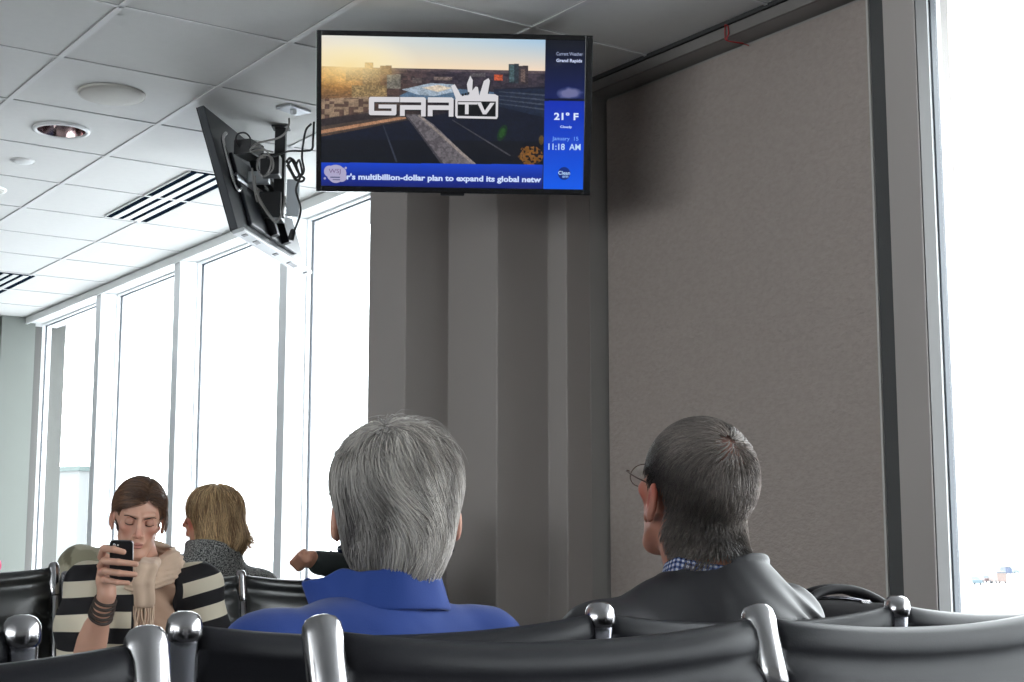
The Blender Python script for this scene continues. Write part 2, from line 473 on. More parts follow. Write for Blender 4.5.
# ------------------------------------------------------------------ fittings on the ceiling
t = thing('ceiling_speaker', 'round flat white ceiling speaker cover nearest the camera', 'speaker', (1.93, 5.49, H))
bm = bmesh.new(); lathe(bm, [(0, -0.010), (0.118, -0.010), (0.123, -0.006), (0.123, 0.003)], 40); obj('grille', bm, mat('perforated_speaker_grille', (0.58, 0.565, 0.52, 1), 0.7, bump=0.6, bscale=900), t, True)
bm = bmesh.new(); lathe(bm, [(0.1225, -0.006), (0.127, -0.008), (0.129, -0.003), (0.129, 0.003)], 40); obj('rim', bm, bpy.data.materials['perforated_speaker_grille'], t, True)
t = thing('recessed_downlight', 'round recessed downlight with a pinkish mirror bowl behind the speaker cover', 'ceiling light', (1.93, 6.09, H))
bm = bmesh.new(); lathe(bm, [(0.098, -0.003), (0.104, -0.010), (0.117, -0.006), (0.117, 0.003)], 40); obj('trim_ring', bm, M_white, t, True)
bm = bmesh.new(); lathe(bm, [(0.0985, -0.004), (0.092, 0.03), (0.075, 0.08), (0.05, 0.11), (0, 0.115)], 40)
M_refl = mat('pinkish_mirror_reflector', (0.50, 0.36, 0.36, 1), 0.13, metal=1.0)
obj('reflector', bm, M_refl, t, True)
bm = bmesh.new(); lathe(bm, [(0, 0.02), (0.018, 0.024), (0.028, 0.045), (0.022, 0.08), (0.015, 0.112)], 20); obj('bulb', bm, mat('frosted_bulb', (0.8, 0.75, 0.74, 1), 0.2), t, True)
t = thing('smoke_detector', 'small flat white round detector on the ceiling beyond the downlight', 'detector', (1.95, 6.69, H))
bm = bmesh.new(); lathe(bm, [(0, -0.009), (0.036, -0.008), (0.046, -0.004), (0.05, 0.003)], 28); obj('cover', bm, M_white, t, True)
bm = bmesh.new(); lathe(bm, [(0.051, -0.004), (0.053, 0.003)], 28); obj('base_ring', bm, M_grid, t, True)
t = thing('ceiling_speaker', 'second flat round ceiling cover, cut by the left edge of the photo', 'speaker', (1.96, 7.32, H))
bm = bmesh.new(); lathe(bm, [(0, -0.012), (0.075, -0.012), (0.088, -0.006), (0.09, 0.003)], 30); obj('grille', bm, bpy.data.materials['perforated_speaker_grille'], t, True)
bm = bmesh.new(); lathe(bm, [(0.0895, -0.006), (0.098, -0.005), (0.1, 0.003)], 30); obj('rim', bm, M_white, t, True)
M_slot = mat('dark_slot', (0.008, 0.014, 0.025, 1), 0.9, spec=0.0)
def vent(cy_, lab):
    t = thing('slot_diffuser', lab, 'air vent', (2.760, cy_, H), group='slot vents in the ceiling')
    bm = bmesh.new(); box(bm, -0.115, 0.115, -0.57, 0.57, -0.003, 0.003); obj('backing', bm, M_slot, t)
    bm = bmesh.new()
    for s in (-1, 1):
        for k in range(3):
            x = -0.080 + k * 0.062
            box(bm, x, x + 0.034, min(0.012 * s, 0.565 * s), max(0.012 * s, 0.565 * s), -0.0055, -0.003)
    obj('blade', bm, M_white, t)
    bm = bmesh.new(); box(bm, -0.115, 0.115, -0.009, 0.009, -0.006, -0.003); box(bm, -0.118, -0.115, -0.575, 0.575, -0.006, 0.002); box(bm, 0.115, 0.118, -0.575, 0.575, -0.006, 0.002)
    obj('divider', bm, M_white, t)
vent(6.99, 'long white slotted air vent in the ceiling left of the ceiling-hung screens')
vent(10.05, 'further slotted air vent in the ceiling, cut by the left edge of the photo')
# cable plates on the ceiling above the screens
def plate(x, y, lab):
    t = thing('cable_plate', lab, 'outlet plate', (x, y, H), radians(20))
    bm = bmesh.new(); box(bm, -0.06, 0.06, -0.04, 0.04, -0.006, 0.003, 0.001); obj('plate', bm, mat('brushed_steel_plate', (0.5, 0.52, 0.55, 1), 0.35, metal=0.5), t)
    bm = bmesh.new(); lathe(bm, [(0.014, -0.006), (0.012, -0.02), (0.006, -0.022), (0, -0.022)], 14); obj('bushing', bm, M_silver, t, True)
    return t
PL1 = at(293, 115, 5.83); PL1 = (2.60, 5.27); plate(*PL1, 'square steel cable plate in the ceiling beside the black mount pole')
PL2 = (2.69, 5.17); plate(2.71, 5.12, 'second cable plate in the ceiling, next to the edge of the lit screen')
# red cord on the wall header
bm = bmesh.new()
r0 = Vector((W - 0.016, 3.535, H - 0.015))
tube(bm, smoothpath([r0, r0 + Vector((-0.002, -0.004, -0.03)), r0 + Vector((0.0, 0.004, -0.05)), r0 + Vector((0.06, -0.01, -0.054)), r0 + Vector((0.075, -0.02, -0.06))]), 0.0022, 6)
tube(bm, smoothpath([r0 + Vector((0, 0.014, 0)), r0 + Vector((-0.003, 0.012, -0.03)), r0 + Vector((0.0, 0.006, -0.05)), r0 + Vector((0.05, -0.02, -0.056))]), 0.0022, 6)
tube(bm, smoothpath([r0, r0 + Vector((-0.006, 0.007, 0.004)), r0 + Vector((0, 0.014, 0))]), 0.0022, 6)
tag(obj('red_cord', bm, M_red, None, True), 'short red cord tied over the wall header above the beige panel', 'cord')

# ------------------------------------------------------------------ screens
def tv_frame(c, yaw, tilt):
    n0 = Vector((cos(yaw), sin(yaw), 0)); r = Vector((-sin(yaw), cos(yaw), 0)); z = Vector((0, 0, 1))
    u = z * cos(tilt) + n0 * sin(tilt); n = n0 * cos(tilt) - z * sin(tilt)
    m = Matrix.Identity(4)
    for i in range(3): m[i][0] = r[i]; m[i][1] = u[i]; m[i][2] = n[i]; m[i][3] = c[i]
    return m      # local x right (facing the screen), y up, z out of the screen
TW, TH = 0.915, 0.529
def srgb2lin(c): 
    c = np.clip(c, 0, 1); return np.where(c <= 0.04045, c / 12.92, ((c + 0.055) / 1.055) ** 2.4)
def vnoise(x, y, seed):
    rs = np.random.RandomState(seed); T = rs.rand(64, 64)
    xi = np.floor(x).astype(int); yi = np.floor(y).astype(int); fx = x - xi; fy = y - yi
    g = lambda a, b: T[a % 64, b % 64]
    return (g(xi, yi) * (1 - fx) + g(xi + 1, yi) * fx) * (1 - fy) + (g(xi, yi + 1) * (1 - fx) + g(xi + 1, yi + 1) * fx) * fy
def bnoise(x, y, seed):
    rs = np.random.RandomState(seed); T = rs.rand(64, 64)
    return T[np.floor(x).astype(int) % 64, np.floor(y).astype(int) % 64]
def inpoly(X, Y, P):
    r = np.zeros(X.shape, bool); n = len(P)
    for i in range(n):
        x0, y0 = P[i]; x1, y1 = P[(i + 1) % n]
        c = ((y0 > Y) != (y1 > Y)) & (X < (x1 - x0) * (Y - y0) / ((y1 - y0) + 1e-12) + x0)
        r ^= c
    return r
def bcast(X, Y):
    """broadcast picture; X, Y in the coordinates of a 1024 px wide view of the set"""
    C = np.zeros(X.shape + (3,))
    def put(mask, col, a=1.0):
        C[mask] = C[mask] * (1 - a) + np.array(col) * a
    hz = 152 + (X - 70) * 0.0155
    t = np.clip((Y - 48) / (hz - 48), 0, 1); sx = np.clip((X - 70) / 740, 0, 1)
    top = np.stack([0.93 - 0.30 * sx, 0.91 - 0.12 * sx, 0.86 + 0.06 * sx], -1); bot = np.stack([1.0 - 0.02 * sx, 0.90 - 0.02 * sx, 0.72 + 0.06 * sx], -1)
    C[:] = top * (1 - t[..., None]) + bot * t[..., None]
    d = np.hypot((X - 185) / 170, (Y - 140) / 80)
    g = np.clip(1.25 - d, 0, 1)[..., None]; C[:] = C * (1 - g) + np.array([1.0, 0.97, 0.86]) * g
    land = Y > hz
    n1 = bnoise(X / 13, Y / 7, 3) * 0.5 + bnoise(X / 6 + 3, Y / 4, 4) * 0.3 + vnoise(X / 30, Y / 20, 5) * 0.4
    w = np.clip(1.15 - (X - 70) / 420, 0.12, 1)
    dep = np.clip((Y - hz) / 160, 0, 1)
    city = np.stack([(0.22 + 0.40 * n1) * (0.42 + 0.58 * w), (0.20 + 0.31 * n1) * (0.46 + 0.44 * w), (0.23 + 0.20 * n1) * (0.70 + 0.10 * w)], -1)
    city *= (1 - 0.35 * dep)[..., None]
    C[land] = city[land]
    strip = land & (Y < hz + 9); put(strip, (0.42, 0.36, 0.36), 0.6)
    gl = np.clip(1.1 - np.hypot((X - 120) / 190, (Y - 175) / 90), 0, 1)[..., None] * 0.75
    C[land] = (C * (1 - gl) + np.array([1.0, 0.72, 0.32]) * gl)[land]
    # skyline blocks
    for (a, b, c_, d_, col) in ((212, 240, 138, 170, (0.80, 0.62, 0.38)), (262, 300, 148, 180, (0.55, 0.42, 0.28)), (205, 262, 160, 215, (0.62, 0.50, 0.34)), (170, 285, 215, 262, (0.62, 0.52, 0.36)), (285, 330, 178, 225, (0.50, 0.48, 0.44)),
                          (150, 205, 165, 200, (0.66, 0.50, 0.30)), (688, 722, 140, 205, (0.20, 0.24, 0.28)), (722, 752, 146, 208, (0.26, 0.22, 0.24)), (690, 706, 143, 200, (0.32, 0.42, 0.44)), (728, 742, 158, 200, (0.45, 0.38, 0.36)), (640, 668, 176, 196, (0.75, 0.34, 0.22)), (560, 610, 172, 184, (0.4, 0.38, 0.40)), (370, 400, 190, 206, (0.4, 0.36, 0.36)), (440, 500, 185, 196, (0.5, 0.44, 0.42))):
        m = (X > a) & (X < b) & (Y > c_) & (Y < d_); put(m, col)
        put(m & (bnoise(X / 5, Y / 4, 31) > 0.5), [q * 0.8 for q in col])
    # arena roofs
    put(inpoly(X, Y, [(325, 250), (395, 215), (520, 225), (640, 235), (640, 255), (500, 262), (330, 262)]), (0.32, 0.42, 0.52))
    put(inpoly(X, Y, [(335, 228), (430, 206), (505, 210), (525, 232), (440, 250), (385, 245)]), (0.62, 0.68, 0.74))
    put(inpoly(X, Y, [(400, 222), (455, 212), (500, 222), (455, 236)]), (0.84, 0.78, 0.70))
    # river and dark foreground
    river = inpoly(X, Y, [(640, 225), (812, 215), (812, 485), (70, 485), (70, 390), (340, 335), (520, 300), (640, 262)])
    put(river, (0.060, 0.080, 0.150))
    put(river & (Y > 400), (0.035, 0.045, 0.075), 0.7)
    q = inpoly(X, Y, [(640, 225), (812, 222), (812, 320), (640, 280)]); put(q, (0.12, 0.17, 0.26), 0.7)
    for k in range(4):
        yb = 232 + k * 13
        put(inpoly(X, Y, [(655, yb), (812, yb + 10 + 3 * k), (812, yb + 15 + 3 * k), (655, yb + 3)]), (0.30, 0.32, 0.38), 0.8)
    # left bank
    put(inpoly(X, Y, [(70, 262), (170, 258), (330, 250), (345, 330), (70, 385)]), (0.30, 0.26, 0.24), 0.75)
    put(inpoly(X, Y, [(70, 262), (230, 252), (230, 300), (70, 330)]), (0.66, 0.56, 0.46), 0.75)
    m = inpoly(X, Y, [(70, 262), (320, 252), (340, 320), (70, 350)]); put(m & (bnoise(X / 16, Y / 9, 8) > 0.6), (0.30, 0.22, 0.20), 0.8)
    put(inpoly(X, Y, [(70, 330), (240, 306), (340, 300), (345, 312), (70, 355)]), (0.20, 0.17, 0.18))
    put(inpoly(X, Y, [(70, 368), (345, 318), (350, 326), (70, 380)]), (0.68, 0.50, 0.38))
    # weirs
    put(inpoly(X, Y, [(272, 350), (276, 350), (322, 474), (316, 474)]), (0.20, 0.22, 0.28))
    put(inpoly(X, Y, [(500, 330), (504, 329), (700, 448), (694, 450)]), (0.28, 0.27, 0.30))
    # bridge
    br = inpoly(X, Y, [(345, 312), (392, 312), (440, 345), (585, 484), (470, 484), (395, 380)])
    put(br, (0.42, 0.40, 0.42)); put(br & (vnoise(X / 9, Y / 9, 2) > 0.6), (0.34, 0.32, 0.34))
    put(inpoly(X, Y, [(388, 316), (394, 312), (585, 480), (575, 484)]), (0.56, 0.52, 0.50))
    put(inpoly(X, Y, [(352, 320), (358, 322), (480, 484), (470, 484)]), (0.24, 0.23, 0.26))
    # lens spot and autumn bush
    d = np.hypot((X - 669 + (Y - 372) * 0.3) / 15, (Y - 372) / 27); put(d < 1, (0.08, 0.22, 0.09), 0.8); put(d < 0.6, (0.16, 0.34, 0.12), 0.7)
    bsh = (np.hypot((X - 765) / 42, (Y - 448) / 32) < 1 + 0.3 * (vnoise(X / 8, Y / 8, 9) - 0.5)) & (vnoise(X / 6, Y / 6, 12) > 0.42); put(bsh, (0.62, 0.40, 0.12), 0.75)
    put((np.hypot((X - 800) / 8, (Y - 395) / 16) < 1), (0.45, 0.34, 0.1), 0.7)
    hb = (Y > hz) & (Y < 485)
    gr = (1 + 0.30 * (vnoise(X / 3.5, Y / 3, 41) - 0.5) + 0.25 * (vnoise(X / 11, Y / 7, 42) - 0.5))[..., None]
    C[:] = np.where(hb[..., None], C * gr, C)
    gl2 = np.clip(1.0 - np.hypot((X - 160) / 210, (Y - 150) / 75), 0, 1)[..., None] * 0.95
    C[:] = np.where((Y < 300)[..., None], C * (1 - gl2) + np.array([1.0, 0.90, 0.66]) * gl2, C)
    # ticker
    tk = (Y > 478) & (X < 806); tt = np.clip((Y - 478) / 80, 0, 1)[..., None]
    C[tk] = (np.array([0.05, 0.26, 0.80]) * (1 - tt) + np.array([0.03, 0.11, 0.45]) * tt)[tk]
    # side bar
    sb = X > 809
    tt = np.clip((Y - 60) / 200, 0, 1)[..., None]
    c1 = np.array([0.03, 0.045, 0.10]) * (1 - tt) + np.array([0.03, 0.10, 0.36]) * tt
    tt2 = np.clip((Y - 265) / 290, 0, 1)[..., None]
    c2 = np.array([0.03, 0.18, 0.70]) * (1 - tt2) + np.array([0.04, 0.36, 0.93]) * tt2
    C[sb] = np.where((Y < 262)[..., None], c1, c2)[sb]
    cl = (np.hypot((X - 892) / 44, (Y - 238) / 20) + 0.5 * (vnoise(X / 12, Y / 9, 21) - 0.5)) ; a = np.clip((1.1 - cl) * 1.6, 0, 0.85)[..., None]
    C[:] = np.where(sb[..., None] & (Y < 256)[..., None], C * (1 - a) + np.array([0.50, 0.50, 0.66]) * a, C)
    put(sb & (Y > 255) & (Y < 263), (0.02, 0.05, 0.16))
    return C

def add_text(txt, cx, cy_, w, h, col, parent, name='screen_text', z=0.0010, bold=0.0, m=None):
    """flat lettering on the screen, centred at (cx, cy) in local metres, fitted to w x h"""
    cu = bpy.data.curves.new(name, 'FONT'); cu.body = txt; cu.offset = bold
    cu.align_x = 'CENTER'; cu.align_y = 'CENTER'; cu.resolution_u = 3
    o = bpy.data.objects.new(name + '_tmp', cu); COL.objects.link(o)
    bpy.context.view_layer.update()
    me = bpy.data.meshes.new_from_object(o.evaluated_get(bpy.context.evaluated_depsgraph_get()))
    bpy.data.objects.remove(o)
    V = np.array([v.co[:] for v in me.vertices])
    lo, hi = V.min(0), V.max(0)
    V[:, 0] = (V[:, 0] - (lo[0] + hi[0]) / 2) * (w / (hi[0] - lo[0])) + cx
    V[:, 1] = (V[:, 1] - (lo[1] + hi[1]) / 2) * (h / (hi[1] - lo[1])) + cy_
    V[:, 2] = z
    me.vertices.foreach_set('co', V.ravel())
    return link(name, me, m or emat('lettering_light', (*[float(q) for q in srgb2lin(np.array(col))], 1)), parent)

SX0, SX1, SY0, SY1 = -0.4405, 0.4325, -0.2455, 0.2475     # lit area, local metres
def uvm(X, Y):
    """1024-wide view coordinates -> local metres on the screen"""
    yt = 47 + 0.0165 * (X - 70); yb = 557 + 0.004 * (X - 70)
    return SX0 + (X - 70) / 872 * (SX1 - SX0), SY1 - (Y - yt) / (yb - yt) * (SY1 - SY0)

def make_tv1():
    t = thing('television', 'lit flat television hung from the ceiling showing a city view and a blue weather bar', 'television')
    t.matrix_world = tv_frame((2.594, 4.059, 1.457 + CAMZ), 4.165, 0.222)
    bm = bmesh.new(); box(bm, -TW / 2, TW / 2, -TH / 2, TH / 2, -0.055, -0.006, 0.006); obj('back_shell', bm, M_black, t)
    bm = bmesh.new()
    x0, x1, y0, y1 = -TW / 2, TW / 2, -TH / 2, TH / 2
    for a in ((x0, SX0, y0, y1), (SX1, x1, y0, y1), (SX0, SX1, y0, SY0), (SX0, SX1, SY1, y1)):
        box(bm, a[0], a[1], a[2], a[3], -0.008, 0.004, 0.0015)
    obj('bezel', bm, mat('glossy_black_bezel', (0.008, 0.008, 0.01, 1), 0.15), t)
    bm = bmesh.new(); box(bm, -0.045, 0.035, y0 - 0.008, y0 + 0.002, -0.03, -0.004, 0.003); obj('sensor_bar', bm, M_black, t)
    nx, ny = 620, 360
    u = np.linspace(0, 1, nx); v = np.linspace(0, 1, ny); U, V = np.meshgrid(u, v)
    X = 70 + U * 872; yt = 47 + 0.0165 * (X - 70); yb = 557 + 0.004 * (X - 70); Y = yt + V * (yb - yt)
    C = srgb2lin(bcast(X, Y)).reshape(-1, 3)
    P = np.stack([SX0 + U * (SX1 - SX0), SY1 - V * (SY1 - SY0), U * 0], -1).reshape(-1, 3)
    idx = np.arange(nx * ny).reshape(ny, nx)
    Fc = np.stack([idx[:-1, :-1], idx[1:, :-1], idx[1:, 1:], idx[:-1, 1:]], -1).reshape(-1, 4)
    arr('screen', P, Fc, emat('broadcast_light', (1, 1, 1, 1), 0.92, attr='tint'), t, False, tint=C)
    M_log = emat('logo_light', (*[lin(q) for q in (222, 220, 224)], 1), 0.9)
    M_ls = emat('logo_shadow_dark', (0.004, 0.005, 0.008, 1), 0.5)
    def cp(x, y):   # logo crop coordinates
        return uvm((360 + x / 6.827 - 300) * 3.303, (60 + y / 6.827 - 20) * 3.303)
    def poly(bm, pts, z, dx=0, dy=0):
        vs = [bm.verts.new((*cp(px + dx, py + dy), z)) for px, py in pts]
        f = bm.faces.new(vs); f.normal_update()
        if f.normal.z < 0: f.normal_flip()
    shapes = []
    shapes += [[(66, 252), (266, 252), (266, 288), (94, 288), (88, 252)], [(58, 262), (66, 252), (94, 252), (94, 380), (66, 380), (58, 370)], [(94, 350), (212, 350), (212, 380), (94, 380)], [(212, 305), (246, 305), (246, 370), (238, 380), (212, 380)], [(124, 305), (212, 305), (212, 332), (124, 332)]]
    for dx in (0, 190):
        shapes += [[(270 + dx, 252), (434 + dx, 252), (446 + dx, 262), (446 + dx, 288), (270 + dx, 288)], [(414 + dx, 288), (446 + dx, 288), (446 + dx, 386), (414 + dx, 386)], [(270 + dx, 308), (414 + dx, 308), (414 + dx, 340), (270 + dx, 340)], [(270 + dx, 340), (303 + dx, 340), (303 + dx, 384), (270 + dx, 384)]]
    # rounded TV frame
    shapes += [[(648, 262), (942, 262), (942, 278), (648, 278)], [(648, 278), (664, 278), (664, 380), (648, 380)], [(926, 278), (942, 278), (942, 384), (926, 384)], [(648, 380), (942, 384), (934, 400), (660, 396)]]
    shapes += [[(668, 284), (800, 284), (800, 300), (668, 300)], [(715, 300), (740, 300), (740, 368), (715, 368)], [(796, 284), (824, 284), (862, 368), (838, 368)], [(888, 288), (918, 288), (862, 368), (846, 350)]]
    # crown of buildings
    shapes += [[(618, 172), (642, 160), (660, 190), (700, 262), (652, 262)], [(660, 236), (942, 238), (942, 262), (660, 262)], [(726, 158), (748, 100), (766, 132), (762, 240), (738, 240)], [(762, 205), (786, 175), (802, 180), (812, 238), (762, 238)], [(812, 238), (842, 136), (874, 116), (884, 136), (868, 238)], [(868, 226), (920, 228), (942, 240), (868, 240)]]
    bm = bmesh.new(); bs = bmesh.new()
    rs = 0
    for s in shapes: poly(bm, s, 0.0026 + 0.00001 * rs); poly(bs, s, 0.0012 + 0.00001 * rs, 5, 7); rs += 1
    vs = [bs.verts.new((*cp(px, py), 0.0011)) for px, py in ((660, 276), (930, 276), (930, 388), (660, 386))]; bs.faces.new(vs[::-1])
    obj('logo_shadow', bs, M_ls, t); obj('logo', bm, M_log, t)
    bm = bmesh.new()
    for k in range(3): poly(bm, [(692 + k * 19, 226 - k * 5), (706 + k * 19, 223 - k * 5), (706 + k * 19, 240 - k * 5), (692 + k * 19, 243 - k * 5)], 0.0030)
    obj('logo_dot', bm, M_ls, t)
    # lettering; positions in the 1024-wide view
    def tx(s, X0, X1, Yc, hpx, col, bold=0.0, z=0.0010):
        x0, yc = uvm(X0, Yc); x1, _ = uvm(X1, Yc); add_text(s, (x0 + x1) / 2, yc, x1 - x0, hpx / 510 * (SY1 - SY0), col, t, bold=bold, z=z)
    tx("r's multibillion-dollar plan to expand its global netw", 154, 801, 528, 27, (0.80, 0.86, 0.98), 0.034)
    tx('Current Weather', 846, 934, 105, 12, (0.62, 0.66, 0.78), 0.01)
    tx('Grand Rapids', 846, 932, 129, 15, (0.78, 0.82, 0.94), 0.03)
    tx('21\u00b0 F', 841, 923, 314, 26, (0.86, 0.90, 0.98), 0.03)
    tx('Cloudy', 862, 902, 351, 11, (0.75, 0.82, 0.96), 0.03)
    tx('January  15', 836, 924, 391, 17, (0.50, 0.70, 0.96))
    tx('11:18  AM', 824, 932, 417, 22, (0.74, 0.84, 0.96), 0.015)
    # round badge
    bm = bmesh.new(); x, y = uvm(878, 507); vs = [bm.verts.new((x + 0.0205 * cos(a), y + 0.0215 * sin(a), 0.0008)) for a in np.linspace(0, 2 * pi, 33)[:-1]]; bm.faces.new(vs)
    obj('round_badge', bm, emat('badge_navy_light', (*[lin(q) for q in (12, 44, 130)], 1), 0.9), t)
    tx('Clean', 858, 898, 505, 13, (0.70, 0.82, 0.96), 0.02, 0.0014); tx('sm', 872, 892, 518, 7, (0.60, 0.74, 0.92), 0.02, 0.0014)
    # cloud badge with initials on the ticker
    bm = bmesh.new(); k = 0
    for (a, b, rx, ry) in ((97, 508, 18, 19), (118, 503, 26, 17), (118, 525, 24, 22), (140, 515, 13, 19), (137, 528, 17, 15), (104, 524, 14, 14)):
        x, y = uvm(a, b); sx_ = (SX1 - SX0) / 872
        bm.faces.new([bm.verts.new((x + rx * sx_ * cos(q), y + ry * sx_ * sin(q), 0.0012 + 0.00003 * k)) for q in np.linspace(0, 2 * pi, 25)[:-1]]); k += 1
    for (a, b) in ((151, 496), (82, 532)):
        x, y = uvm(a, b); bm.faces.new([bm.verts.new((x + 4 * sx_ * cos(q), y + 4 * sx_ * sin(q), 0.0012)) for q in np.linspace(0, 2 * pi, 13)[:-1]])
    obj('cloud_badge', bm, emat('cloud_badge_light', (*[lin(q) for q in (178, 172, 205)], 1), 0.9), t)
    tx('WSJ', 95, 134, 509, 19, (0.42, 0.32, 0.48), 0.0, 0.0018); 
    bm = bmesh.new()
    for (a, b, c_, d_) in ((100, 526, 132, 530), (108, 535, 132, 538)):
        x0_, y0_ = uvm(a, b); x1_, y1_ = uvm(c_, d_); bm.faces.new([bm.verts.new((px, py, 0.0018)) for px, py in ((x0_, y1_), (x1_, y1_), (x1_, y0_), (x0_, y0_))])
    obj('badge_bar', bm, emat('badge_bar_light', (*[lin(q) for q in (70, 80, 120)], 1), 0.9), t)
    # hidden wall bracket, arm and ceiling pole behind the set
    bm = bmesh.new(); box(bm, -0.2, 0.2, -0.15, 0.15, -0.075, -0.055, 0.003); obj('mount_plate', bm, M_blackmetal, t)
    mi = t.matrix_world.inverted()
    bm = bmesh.new(); a = mi @ (Vector((2.594, 4.059, 2.5)) + Vector((0.105, 0.17, 0.03))); 
    top = mi @ Vector((2.70, 4.235, H)); tube(bm, [mi @ Vector((2.70, 4.235, 2.45)), top], 0.022, 14); tube(bm, [Vector((0, 0, -0.07)), mi @ Vector((2.70, 4.235, 2.50))], 0.018, 10)
    obj('mount_pole', bm, M_blackmetal, t)
    return t
make_tv1()

def make_tv2():
    t = thing('television', 'ceiling-hung television seen edge-on from behind, its cables and black bracket showing', 'television')
    Mw = tv_frame((2.616, 5.668, 1.500 + CAMZ), 2.371, 0.300); t.matrix_world = Mw
    x0, x1, y0, y1 = -TW / 2, TW / 2, -TH / 2, TH / 2
    bm = bmesh.new(); box(bm, x0, x1, y0 + 0.004, y1, -0.028, 0.0, 0.004); obj('back_shell', bm, M_tvback, t)
    bm = bmesh.new(); box(bm, -0.30, 0.30, y0 + 0.05, y1 - 0.16, -0.045, -0.028, 0.008); obj('rear_bulge', bm, M_tvback, t)
    bm = bmesh.new(); box(bm, x0 + 0.003, x1 - 0.003, y0 - 0.012, y0 + 0.004, -0.050, 0.0, 0.005); obj('bottom_edge', bm, M_silver, t)
    for k, (a, w) in enumerate(((-0.41, 0.02), (-0.26, 0.10), (0.0, 0.03), (0.23, 0.05), (0.38, 0.03))):
        bm = bmesh.new(); box(bm, a, a + w, y0 - 0.0145, y0 - 0.011, -0.040, -0.020, 0.001); obj('bottom_port', bm, M_black, t)
    bm = bmesh.new(); box(bm, SX0, SX1, SY0, SY1, 0.0, 0.002); obj('screen', bm, emat('dim_screen_light', (0.05, 0.1, 0.25, 1), 0.5), t)
    bm = bmesh.new()
    for a in ((x0, SX0, y0, y1), (SX1, x1, y0, y1), (SX0, SX1, y0, SY0), (SX0, SX1, SY1, y1)): box(bm, a[0], a[1], a[2], a[3], 0, 0.005, 0.0015)
    obj('bezel', bm, M_black, t)
    # vertical bracket rails and tilt hooks
    for xr in (-0.10, 0.06):
        bm = bmesh.new(); box(bm, xr - 0.018, xr + 0.018, -0.215, 0.13, -0.078, -0.045, 0.003); obj('bracket_rail', bm, M_blackmetal, t)
    mi = Mw.inverted()
    bm = bmesh.new(); a1, a2 = mi @ Vector(at(236, 174, 5.98)), mi @ Vector(at(285, 209, 6.45)); dv = Vector((0, -0.018, 0))
    tube(bm, [a1, a2], 0.009, 4); tube(bm, [a1 + dv, a2 + dv], 0.006, 4); obj('cross_bar', bm, mat('zinc_bar', (0.55, 0.56, 0.58, 1), 0.3, metal=0.8), t)
    bm = bmesh.new(); tube(bm, smoothpath([mi @ Vector(at(*p)) for p in ((226, 133, 5.98), (223, 137, 5.95), (223.5, 144, 5.94), (229, 166, 5.93), (234, 184, 5.93), (238, 190, 5.95), (241, 189, 5.99))]), 0.008, 8); obj('grab_handle', bm, mat('zinc_rod', (0.6, 0.6, 0.6, 1), 0.25, metal=0.9), t, True)
    bm = bmesh.new(); tube(bm, smoothpath([(-0.13, 0.05, -0.08), (-0.10, -0.09, -0.11), (-0.02, -0.13, -0.12), (0.04, -0.10, -0.10), (0.08, 0.0, -0.08)]), 0.006, 8); obj('tilt_handle', bm, bpy.data.materials['zinc_rod'], t, True)
    def wbox(px, py, Z, sx, sy, sz, ang): b_ = bmesh.new(); q_ = Vector(at(px, py, Z)); r_ = Vector((cos(ang), -sin(ang), 0)); f_ = Vector((sin(ang), cos(ang), 0)); obox(b_, q_, r_, f_, (0, 0, 1), sx, sy, sz, 0.004); b_.transform(mi); return b_
    bm = wbox(249, 150, 6.0, 0.075, 0.12, 0.060, 0.9); obj('power_brick', bm, M_black, t)
    bm = wbox(271, 166, 5.95, 0.075, 0.08, 0.085, 0.6); obj('junction_box', bm, M_black, t)
    bm = wbox(259, 178, 6.05, 0.085, 0.05, 0.045, 0.6); obj('signal_box', bm, mat('silver_signal_box', (0.34, 0.36, 0.38, 1), 0.35, metal=0.4), t)
    # square pole to the ceiling with a side arm (built in world space)
    mi = Mw.inverted()
    bm = bmesh.new()
    pc = Vector((2.672, 5.528, 0))
    a_ = Vector((cos(0.6), -sin(0.6), 0)); b_ = Vector((sin(0.6), cos(0.6), 0))
    obox(bm, pc + Vector((0, 0, (2.44 + H) / 2)), a_, b_, (0, 0, 1), 0.044, 0.044, H - 2.44, 0.002)
    obox(bm, pc + Vector((0, 0, H - 0.003)), a_, b_, (0, 0, 1), 0.07, 0.07, 0.008, 0.001)
    obox(bm, pc + Vector((-0.03, 0.04, 2.485)), a_, b_, (0, 0, 1), 0.12, 0.12, 0.11, 0.004)
    bm.transform(mi); obj('mount_pole', bm, M_blackmetal, t)
    bm = bmesh.new(); tube(bm, [mi @ Vector((2.672, 5.528, 2.52)), Vector((-0.02, 0.03, -0.08))], 0.022, 8); obj('mount_arm', bm, M_blackmetal, t)
    bm = bmesh.new(); obox(bm, Vector(at(293, 198, 5.98)), a_, b_, (0, 0, 1), 0.050, 0.02, 0.15, 0.003); bm.transform(mi); obj('side_plate', bm, mat('pale_grey_plate', (0.5, 0.54, 0.58, 1), 0.5), t)
    return t
make_tv2()
